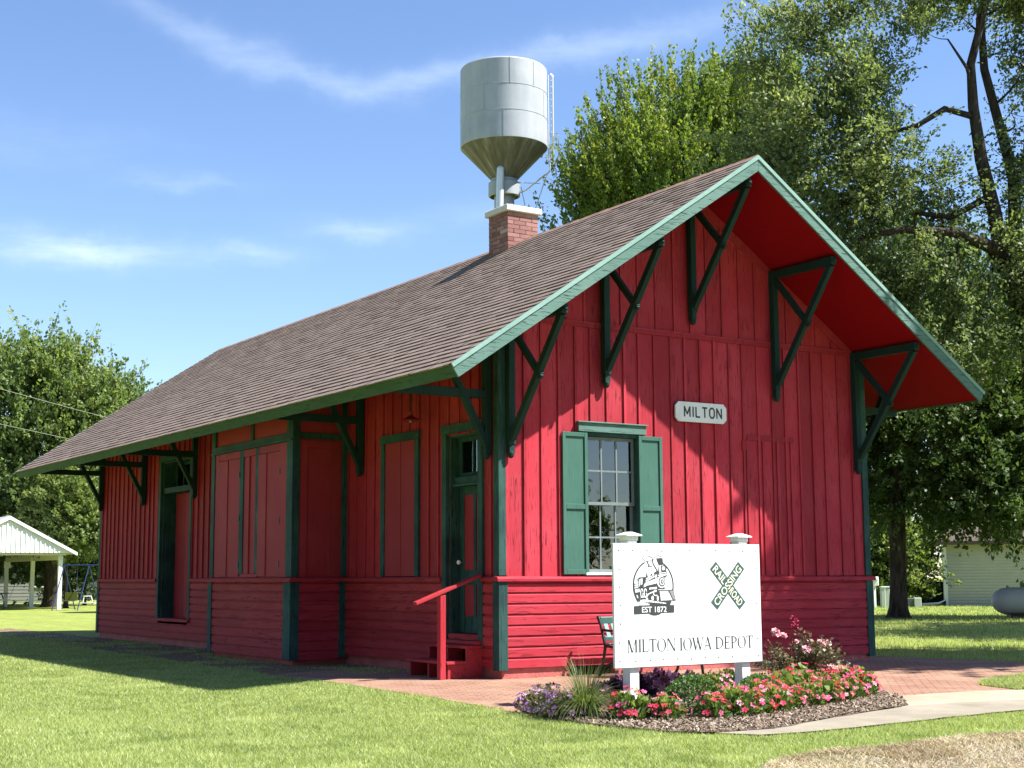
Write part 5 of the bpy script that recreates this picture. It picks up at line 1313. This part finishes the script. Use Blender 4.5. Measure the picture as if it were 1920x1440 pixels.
m = MB(); m.tube([pt(-.22, -.80, 0), pt(-.20, -.80, 16), pt(-.14, -.78, 18.05)], .16, 14); m.lathe([(.17, 18.02), (.1, 18.15), (0, 18.18)], pt(-.14, -.78, 0), 14, cap=False); m.build('overflow_pipe', M_galv, tw, smooth=True, angle=50)
m = MB()
for a in (-.03, .13): m.tube([pt(1.90 + a, -.1 + a, 18.6), pt(1.90 + a, -.1 + a, 22.25)], .025, 6)
for k in range(13): m.bar(pt(1.87, -.13, 18.7 + k * .28), pt(2.03, .03, 18.7 + k * .28), .02, .02)
m.tube([pt(2.06, -.1, 18.4), pt(2.06, -.1, 22.2), pt(1.98, -.1, 22.3)], .035, 6)
m.tube([pt(1.95, -.1, 18.9), pt(1.90, -.1, 18.1), pt(.9, -.1, 17.3), pt(.45, -.1, 17.1)], .035, 6)
m.build('ladder', M_galv, tw)
m = MB(); q = [pt(2.28, 0, 18.7), pt(2.28, 0, 19.75), pt(1.9, 0, 19.75), pt(1.9, 0, 19.1), pt(2.28, 0, 19.1)]
for a, b in zip(q, q[1:]): m.tube([a, b], .022, 5)
m.tube([pt(2.28, 0, 18.8), pt(1.75, 0, 17.9), pt(1.25, 0, 16.4), pt(1.2, 0, 14)], .025, 5); m.tube([pt(.5, 0, 17.65), pt(1.5, 0, 17.6)], .02, 5); m.tube([pt(.7, .1, 17.5), pt(1.0, .1, 16)], .02, 5); m.tube([pt(1.9, 0, 19.75), pt(2.28, 0, 19.1)], .012, 4)
m.build('ladder_cage', M_galv, tw)
m = MB(); m.lathe([(.0, .0), (.17, 0), (.17, .16), (.0, .2)], pt(-.1, .0, 22.72), 14, cap=False); m.tube([pt(.5, 0, 22.6), pt(.5, 0, 23.05), pt(.42, 0, 22.9), pt(.62, 0, 22.85)], .015, 4); m.build('roof_hatch', M_galv, tw)

# ------------------------------------------------------------------ picnic shelter, table, swing, house on the left
PX = np.array([8.03, 49.88]); pr_ = np.array([1.0, 0.0]); pf = np.array([-pr_[1], pr_[0]])
def sp(u, v, z): return (PX[0] + pr_[0] * u + pf[0] * v, PX[1] + pr_[1] * u + pf[1] * v, z)
sh = thing('picnic_shelter', 'white open picnic shelter with a ribbed metal gable at the left edge', 'shelter', (PX[0], PX[1], 0))
HW = 2.9; UC = -2.40
for u, v in ((0, 0), (0, 4.7), (0, 9.7), (-4.66, 0), (-4.66, 4.7), (-4.66, 9.7)):
    m = MB(); a, b = sp(u, v, -.05), sp(u, v, 2.42); m.bar(a, b, .17, .17, (pf[0], pf[1], 0)); po = m.build('post', M_whitedirty, sh)
    if u == 0 and v > 9:
        m = MB(); m.bar(sp(u, v - .1, 1.95), sp(u, v - .1, 2.4), .32, .04, (pf[0], pf[1], 0)); m.build('bracket', M_whitedirty, sh)
for u in (0, -4.66):
    m = MB(); m.bar(sp(u, -.1, 2.38), sp(u, 9.9, 2.38), .09, .26); m.build('beam', M_pale, sh)
m = MB(); m.bar(sp(-4.9, -.12, 2.5), sp(.2, -.12, 2.5), .06, .1); m.build('beam', M_pale, sh)
m = MB(); ev, ap = 2.56, 4.08
def tri(v, th, mb, ins=0):
    P = [sp(UC - HW + ins, v, ev), sp(UC + HW - ins, v, ev), sp(UC, v, ap - ins * .8)]
    mb.prism(P, (pf[0] * th, pf[1] * th, 0))
tri(-.30, .03, m)
k = -HW + .1
while k < HW - .05:
    z = ev + (ap - ev) * (1 - abs(k) / HW) - .05
    if z > ev + .06: m.bar(sp(UC + k, -.305, ev + .01), sp(UC + k, -.31, z), .05, .05, (pf[0], pf[1], 0))
    k += .21
m.build('gable_panel', M_white, sh)
m = MB(); tri(10.2, .03, m); m.build('gable_panel', M_white, sh)
for s in (-1, 1):
    m = MB(); P = [sp(UC, -.38, ap + .02), sp(UC + s * (HW + .14), -.38, ev - .06), sp(UC + s * (HW + .14), -.38, ev + .02), sp(UC, -.38, ap + .12)]
    m.prism(P, (pf[0] * 10.8, pf[1] * 10.8, 0)); m.build('metal_roof', M_galv, sh)
    m = MB(); P = [sp(UC, -.42, ap - .04), sp(UC + s * (HW + .15), -.42, ev - .12), sp(UC + s * (HW + .15), -.42, ev + .02), sp(UC, -.42, ap + .11)]
    m.prism(P, (pf[0] * .03, pf[1] * .03, 0)); m.build('trim_board', M_white, sh)
def picnic(name, label, u0, v0):
    o = sp(u0, v0, 0); pt_ = thing(name, label, 'picnic table', (o[0], o[1], 0), None)
    m = MB(); m.bar(sp(u0 - .9, v0, .74), sp(u0 + .9, v0, .74), .75, .05); m.build('tabletop', plain('table_plank', (.10, .05, .045), .7, .2, 6, .1), pt_)
    for dv in (-.62, .62): m = MB(); m.bar(sp(u0 - .9, v0 + dv, .44), sp(u0 + .9, v0 + dv, .44), .26, .05); m.build('seat', M_pale, pt_)
    for du in (-.6, .6):
        m = MB(); m.tube([sp(u0 + du, v0 - .62, .0), sp(u0 + du, v0 - .62, .4), sp(u0 + du, v0 - .2, .7), sp(u0 + du, v0 + .2, .7), sp(u0 + du, v0 + .62, .4), sp(u0 + du, v0 + .62, 0)], .03, 6); m.build('leg', M_blackiron, pt_)
picnic('picnic_table', 'dark picnic table with pale bench seats in the shelter', -3.0, 7.2)
picnic('picnic_table', 'second dark picnic table farther back inside the shelter', -2.4, 3.2)
sw = thing('swing_set', 'blue steel swing set with a yellow-green glider seat beside the shelter', 'swing set', (8.6, 48.3, 0))
def ws(r_, f_, z): return (8.45 + .839 * r_ + .545 * f_, 48.6 - .545 * r_ + .838 * f_, z)
for r_ in (-.5, .62):
    for q, t in ((-.30, -.9), (.18, .9)):
        m = MB(); m.tube([ws(r_ + q, t, 0), ws(r_ - .1, 0, 2.0)], .026, 6); m.build('leg', M_bluesteel, sw)
m = MB(); m.tube([ws(-.65, 0, 2.0), ws(1.9, 0, 2.0)], .035, 6); m.build('top_bar', M_bluesteel, sw)
m = MB(); m.bar(ws(-.5, -.05, .62), ws(.05, -.05, .62), .05, .36, (0, 0, 1)); m.bar(ws(-.5, -.25, .42), ws(.05, -.25, .42), .42, .04); m.build('glider_seat', M_yellowgreen, sw)
m = MB(); m.tube([ws(.4, -.3, .35), ws(.42, -.3, .62), ws(.75, -.3, .62), ws(.82, -.3, .35)], .02, 5); m.bar(ws(.3, -.3, .32), ws(.95, -.3, .32), .3, .03); m.build('swing_seat', M_whitedirty, sw)
for q in (-.45, 0): m = MB(); m.tube([ws(q, 0, .6), ws(q, 0, 2.0)], .012, 4); m.build('hanger', M_bluesteel, sw)
pl = thing('leaning_pole', 'thin dark pole leaning against the far end of the depot', 'pole', (-.4, L + .9, 0))
m = MB(); m.tube([(.95, 19.6, .0), (.95 - .72, 18.5, 2.4)], .022, 6); m.build('pole_shaft', M_blackiron, pl)
def house(name, label, c, w, d, h, rise, wall, roofm, rz, wins):
    hs = thing(name, label, 'house', (c[0], c[1], 0))
    r_ = np.array([math.cos(rz), math.sin(rz)]); f_ = np.array([-r_[1], r_[0]])
    S = lambda u, v, z: (c[0] + r_[0] * u + f_[0] * v, c[1] + r_[1] * u + f_[1] * v, z)
    m = MB(); m.prism([S(-w/2, 0, 0), S(w/2, 0, 0), S(w/2, 0, h), S(-w/2, 0, h)], (f_[0] * d, f_[1] * d, 0))
    k = .2
    while k < h: m.bar(S(-w/2, -.008, k), S(w/2, -.008, k), .012, .018); k += .2
    m.build('wall', wall, hs)
    m = MB(); P = [S(-w/2 - .3, -.4, h - .05), S(-w/2 - .3, d / 2, h + rise), S(-w/2 - .3, d + .4, h - .05), S(-w/2 - .3, d / 2, h + rise - .2)]
    m.prism(P, (r_[0] * (w + .6), r_[1] * (w + .6), 0)); m.build('roof', roofm, hs)
    m = MB()
    for u in (-w/2, w/2): m.prism([S(u, .02, h), S(u, d - .02, h), S(u, d / 2, h + rise - .1)], (r_[0] * .05 * (-1 if u > 0 else 1), r_[1] * .05 * (-1 if u > 0 else 1), 0))
    m.build('gable', wall, hs)
    for u, z, ww, wh in wins:
        m = MB(); m.bar(S(u - ww/2, -.02, z), S(u + ww/2, -.02, z), .06, wh); wo = m.build('window', M_dark, hs)
        m = MB(); m.bar(S(u - ww/2 - .08, -.03, z - wh/2), S(u + ww/2 + .08, -.03, z - wh/2), .08, .08); m.bar(S(u - ww/2 - .08, -.03, z + wh/2), S(u + ww/2 + .08, -.03, z + wh/2), .08, .08)
        for q in (-ww/2, ww/2, 0): m.bar(S(u + q, -.03, z - wh/2), S(u + q, -.03, z + wh/2), .08, .08)
        m.build('frame', M_white, wo)
    return hs
house('far_house', 'far white and grey house glimpsed behind the swing set', (18.2, 79.0), 9, 6, 2.5, 1.6, M_shadehouse, M_brownroof, -.57, [(-3.2, 1.6, 1.0, 1.0), (2, 1.5, 1, 1)])
house('shade_toned_house', 'grey house toned dark for shade, with white-framed windows, behind the shelter', (10.4, 71.0), 8, 6, 2.6, 1.8, M_shadehouse, M_brownroof, -.35, [(-2.9, 1.5, 1.1, 1.1), (-1.2, 1.5, 1.1, 1.1), (2.4, 1.5, 1, 1.1)])
for nm, lab, pts in (('power_line', 'upper overhead wire sloping down past the left tree', [(-14, 44.5, 11.5), (.56, 35.35, 8.28), (3.74, 33.44, 7.25), (9.2, 30.2, 5.6)]),
                     ('power_line', 'lower overhead wire running to the far end of the depot roof', [(-14, 44.9, 9.6), (.64, 35.5, 7.0), (3.74, 33.62, 6.2), (9.0, 30.4, 4.9)])):
    m = MB(); P = []
    for a, b in zip(pts, pts[1:]):
        for t in np.linspace(0, 1, 5)[:-1]: P.append(tuple(np.array(a) * (1 - t) + np.array(b) * t))
    P.append(pts[-1]); m.tube(P, .009, 5); o = m.build(nm, M_wire); tag(o, lab, 'wire', 'overhead wires')

# ------------------------------------------------------------------ right side: garage, gas tank, utility boxes, fence
gx = np.array([39.43, 25.88]); gr_ = np.array([.60, -.80]); gf = np.array([.80, .60])
def gp(u, v, z): return (gx[0] + gr_[0] * u + gf[0] * v, gx[1] + gr_[1] * u + gf[1] * v, z)
ga = thing('garage', 'pale clapboard garage with a brown roof behind the gas tank', 'garage', (gx[0], gx[1], 0))
m = MB(); m.prism([gp(0, 0, -.1), gp(8, 0, -.1), gp(8, 0, 2.95), gp(0, 0, 2.95)], (gf[0] * 7, gf[1] * 7, 0)); m.build('wall_core', M_garage, ga)
m = MB(); k = 0
while k < 2.9:
    P = [gp(0.02, 0, k), gp(0.02, -.045, k + .005), gp(0.02, -.005, k + .125), gp(.02, 0, k + .125)]; m.prism(P, (gr_[0] * 7.96, gr_[1] * 7.96, 0)); k += .128
m.build('clapboards', M_garage, ga)
m = MB(); P = [gp(-.35, -.5, 2.78), gp(-.35, 3.5, 4.9), gp(-.35, 7.5, 2.78), gp(-.35, 7.5, 2.62), gp(-.35, 3.5, 4.72), gp(-.35, -.5, 2.62)]; m.prism(P, (gr_[0] * 8.7, gr_[1] * 8.7, 0)); m.build('roof', M_brownroof, ga)
m = MB(); m.bar(gp(0, -.03, -.05), gp(0, -.03, 2.8), .10, .06, (gf[0], gf[1], 0)); m.build('corner_trim', M_white, ga)
m = MB(); m.tube([gp(-.09, -.12, 2.7), gp(-.09, -.08, 2.5), gp(-.09, -.08, .25), gp(-.35, -.35, .12), gp(-1.5, -.5, .05)], .05, 6); m.build('downspout', M_white, ga)
gt = thing('propane_tank', 'pale grey horizontal propane tank on short legs beside the garage', 'gas tank', (27.6, 12.8, 0))
a = np.array([26.86, 13.45]); tr2 = np.array([.80, -.60])
def tp2(u, z, f_=0): return (a[0] + tr2[0] * u + .6 * f_, a[1] + tr2[1] * u + .8 * f_, z)
m = MB(); m.tube([tp2(.0, .52), tp2(.02, .52), tp2(.08, .52), tp2(.18, .52), tp2(.32, .52), tp2(.5, .52), tp2(2.6, .52), tp2(2.78, .52), tp2(2.92, .52), tp2(3.02, .52), tp2(3.08, .52)], [.06, .14, .25, .34, .40, .43, .43, .40, .34, .25, .08], 28); m.build('tank_shell', M_tank, gt, smooth=True, angle=50)
for u in (.7, 2.3): m = MB(); m.bar(tp2(u - .2, .06), tp2(u + .2, .06), .5, .2); m.build('leg', M_blackiron, gt)
m = MB(); m.tube([tp2(1.55, .9), tp2(1.55, 1.06)], .18, 12); m.build('valve_dome', M_tank, gt)
v, f = text2d('B&S', .012); v = fit2d(v, .98, 1.75, .60, .84); m = MB()
def wrap(p):   # lettering follows the curve of the shell
    dz = p[1] - .52; fz = -math.sqrt(max(0, .434 ** 2 - dz * dz)); return tp2(p[0], p[1], fz)
m.add([wrap(p) for p in v], [tuple(q) for q in f]); m.build('tank_lettering', M_black, gt)
ub = thing('meter_post', 'white electric meter box on a post at the depot corner', 'meter box', (35.1, 26.0, 0))
def rp(cx_, cy_, r_, f_, z): return (cx_ + .839 * r_ + .545 * f_, cy_ - .545 * r_ + .838 * f_, z)
m = MB(); m.bar(rp(35.1, 26.05, .02, 0, 0), rp(35.1, 26.05, .02, 0, 1.25), .10, .10, (0, 1, 0)); m.build('post', M_white, ub)
m = MB(); m.bar(rp(35.1, 26.05, .06, -.1, .9), rp(35.1, 26.05, .06, -.1, 1.28), .26, .14, (.545, .838, 0)); m.build('meter_box', M_white, ub, bevel=.02)
m = MB(); m.lathe([(.08, 0), (.07, .08), (0, .1)], (0, 0, 0), 12, cap=False); m.v = [rp(35.1, 26.05, .06 + x, -.17 - z, 1.16 + y) for x, y, z in m.v]; m.build('dial', M_galv, ub)
for (r_, w_, h_, lab, mt) in ((.30, .18, .78, 'narrow pale green utility pedestal beside the white meter post', M_box), (.52, .34, .78, 'wider pale green utility cabinet left of the maple trunk', M_box)):
    o = thing('utility_pedestal', lab, 'utility box', (35.3, 26.0, 0), 'utility boxes behind the depot'); f_ = -.3 if w_ < .2 else .15
    m = MB(); m.bar(rp(35.1, 26.05, r_, f_, -.02), rp(35.1, 26.05, r_, f_, h_ + (.08 if w_ < .2 else 0)), w_, .2, (.545, .838, 0)); m.build('cabinet', mt, o, bevel=.02)
    m = MB(); m.bar(rp(35.1, 26.05, r_, f_, h_ + .01), rp(35.1, 26.05, r_, f_, h_ + .10), w_ + .03, .23, (.545, .838, 0)); m.build('lid', mt, o, bevel=.02)
o = thing('cable_box', 'short grey-green cable box on the grass right of the maple trunk', 'utility box', (36.7, 25.2, 0), 'utility boxes behind the depot')
m = MB(); m.bar(rp(36.62, 25.24, .12, 0, -.02), rp(36.62, 25.24, .12, 0, .40), .30, .3, (.545, .838, 0)); m.build('cabinet', M_box, o, bevel=.02)
m = MB(); m.bar(rp(36.62, 25.24, -.2, .05, -.02), rp(36.62, 25.24, -.2, .05, .38), .34, .3, (.545, .838, 0)); m.build('side_unit', plain('dark_unit', (.06, .08, .075), .6, .1, 6, .03), o, bevel=.02)
fe = thing('mesh_fence', 'low fence with dark mesh between the maple trunk and the garage', 'fence', (40.5, 29.4, 0))
fa = lambda t, z: (37.0 + t * 5.6, 31.8 - t * 3.3, z)
for k in range(5): m = MB(); m.tube([fa(k / 4, 0), fa(k / 4, 1.1)], .03, 6); m.build('post', M_galv, fe)
m = MB(); m.tube([fa(0, 1.08), fa(1, 1.08)], .02, 6); m.build('top_rail', M_galv, fe)
m = MB(); m.prism([fa(0, .03), fa(1, .03), fa(1, 1.04), fa(0, 1.04)], (.01, .02, 0)); m.build('mesh_panel', M_netting, fe)

# ------------------------------------------------------------------ sun, sky, camera
S = Vector((1.62, -1.46, 2.88)).normalized()
sun = bpy.data.lights.new('sun', 'SUN'); sun.energy = 5.0; sun.angle = R(.53); sun.color = (1, .955, .88)
so = bpy.data.objects.new('sun', sun); COL.objects.link(so); so.rotation_euler = (-S).to_track_quat('-Z', 'Y').to_euler()
w = bpy.data.worlds.new('World'); sc.world = w; w.use_nodes = True; nt = w.node_tree; nt.nodes.clear()
N = lambda t, **k: (lambda o: ([setattr(o, a, b) for a, b in k.items()], o)[1])(nt.nodes.new(t))
lk = nt.links.new
out = N('ShaderNodeOutputWorld'); bg = N('ShaderNodeBackground'); lk(bg.outputs[0], out.inputs[0]); bg.inputs[1].default_value = .085
sky = N('ShaderNodeTexSky', sky_type='NISHITA'); sky.sun_disc = False; sky.sun_elevation = math.asin(S.z); hs_hue = .506; sky.sun_rotation = math.atan2(S.x, S.y)
sky.air_density = 1.0; sky.dust_density = .25; sky.ozone_density = 3.2; sky.altitude = 250
hs = N('ShaderNodeHueSaturation'); hs.inputs['Hue'].default_value = hs_hue; hs.inputs['Saturation'].default_value = 1.06; hs.inputs['Value'].default_value = 1.0; lk(sky.outputs[0], hs.inputs['Color'])
tc = N('ShaderNodeTexCoord'); sep = N('ShaderNodeSeparateXYZ'); lk(tc.outputs['Generated'], sep.inputs[0])
def M(op, a, b=0.0, c=0.0):
    o = N('ShaderNodeMath', operation=op)
    for i, v in enumerate((a, b, c)):
        if hasattr(v, 'is_output'): lk(v, o.inputs[i])
        else: o.inputs[i].default_value = v
    return o.outputs[0]
az = M('MULTIPLY', M('ARCTAN2', sep.outputs[0], sep.outputs[1]), 57.2958); el = M('MULTIPLY', M('ARCSINE', sep.outputs[2]), 57.2958)
cb = N('ShaderNodeCombineXYZ'); lk(az, cb.inputs[0]); lk(el, cb.inputs[1])
def noise(scale, sx=1.0, sy=1.0, det=5, rough=.6):
    mp = N('ShaderNodeMapping'); mp.inputs['Scale'].default_value = (sx, sy, 1); lk(cb.outputs[0], mp.inputs[0])
    o = N('ShaderNodeTexNoise'); o.inputs['Scale'].default_value = scale; o.inputs['Detail'].default_value = det; o.inputs['Roughness'].default_value = rough; lk(mp.outputs[0], o.inputs['Vector']); return o.outputs['Fac']
warp = noise(.35, 1, 1, 4); el_w = M('ADD', el, M('MULTIPLY', M('SUBTRACT', warp, .5), 1.6))
fc = N('ShaderNodeFloatCurve'); cv = fc.mapping.curves[0]
pts = [(17.2, 22.3), (18.7, 21.5), (20.84, 20.58), (23.42, 19.93), (26.26, 19.23), (28.67, 19.5), (31.09, 19.93), (33.98, 20.43), (37.3, 20.97), (40.6, 21.5)]
P2 = [((a - 10) / 40, (b - 15) / 10) for a, b in pts]; P2 = [(0, 1)] + P2 + [(1, .72)]
while len(cv.points) < len(P2): cv.points.new(.5, .5)
for p, q in zip(cv.points, sorted(P2)): p.location = q
fc.mapping.update(); lk(M('DIVIDE', M('SUBTRACT', az, 10), 40), fc.inputs['Value'])
elc = M('ADD', M('MULTIPLY', fc.outputs[0], 10), 15)
def gauss(x, w_): return M('EXPONENT', M('MULTIPLY', M('POWER', M('ABSOLUTE', M('DIVIDE', x, w_)), 2.0), -1.0))
fib = noise(1.0, .35, 1.5, 6, .65)
st1 = M('MULTIPLY', gauss(M('SUBTRACT', el_w, elc), M('ADD', .30, M('MULTIPLY', noise(.25), .55))), M('MULTIPLY_ADD', fib, 1.1, .05))
inr = M('MULTIPLY', M('SMOOTH_MIN', M('MAXIMUM', M('DIVIDE', M('SUBTRACT', az, 14), 8), 0), 1, .2), M('SMOOTH_MIN', M('MAXIMUM', M('DIVIDE', M('SUBTRACT', 46, az), 8), 0), 1, .2))
st1 = M('MULTIPLY', M('MULTIPLY', st1, inr), .27)
def patch(a0, e0, wa, we, amp): return M('MULTIPLY', M('MULTIPLY', M('MULTIPLY', gauss(M('SUBTRACT', az, a0), wa), gauss(M('SUBTRACT', el_w, e0), we)), M('MULTIPLY_ADD', fib, 1.6, -.25)), amp)
cl = st1
for q in ((16.0, 12.5, 3.2, .6, .5), (22.3, 12.7, 2.0, .4, .28), (27.0, 13.7, 2.2, .5, .26), (19.8, 15.3, 2.2, .3, .16), (32.0, 14.4, 2, .5, .12), (13, 16.5, 6, .9, .08)): cl = M('ADD', cl, patch(*q))
low = M('MULTIPLY', gauss(M('SUBTRACT', el, 6), 7), M('MULTIPLY', noise(.12, .5, 1), .04)); cl = M('MINIMUM', M('MAXIMUM', M('ADD', cl, low), 0), .9)
mx = N('ShaderNodeMix', data_type='RGBA'); lk(cl, mx.inputs[0]); lk(hs.outputs[0], mx.inputs[6]); mx.inputs[7].default_value = (6.2, 7.0, 7.9, 1)
lk(mx.outputs[2], bg.inputs[0])

cam = bpy.data.cameras.new('camera'); co = bpy.data.objects.new('camera', cam); COL.objects.link(co)
cam.sensor_width = 36; cam.lens = 50.3961; cam.clip_start = .1; cam.clip_end = 2000
r_, u_, f_ = Vector((.83899142, -.54411276, -.00589054)), Vector((-.06755461, -.1148948, .99107798)), Vector((.53993496, .83110799, .13315308))
mw = Matrix((( r_.x, u_.x, -f_.x, -10.5103465), (r_.y, u_.y, -f_.y, -16.5111137), (r_.z, u_.z, -f_.z, 1.37320735), (0, 0, 0, 1)))
co.matrix_world = mw; sc.camera = co
sc.view_settings.view_transform = 'Standard'; sc.view_settings.look = 'None'; sc.view_settings.exposure = 1.4; sc.view_settings.gamma = 1
sc.cycles.max_bounces = 8; sc.cycles.diffuse_bounces = 2; sc.cycles.transparent_max_bounces = 12
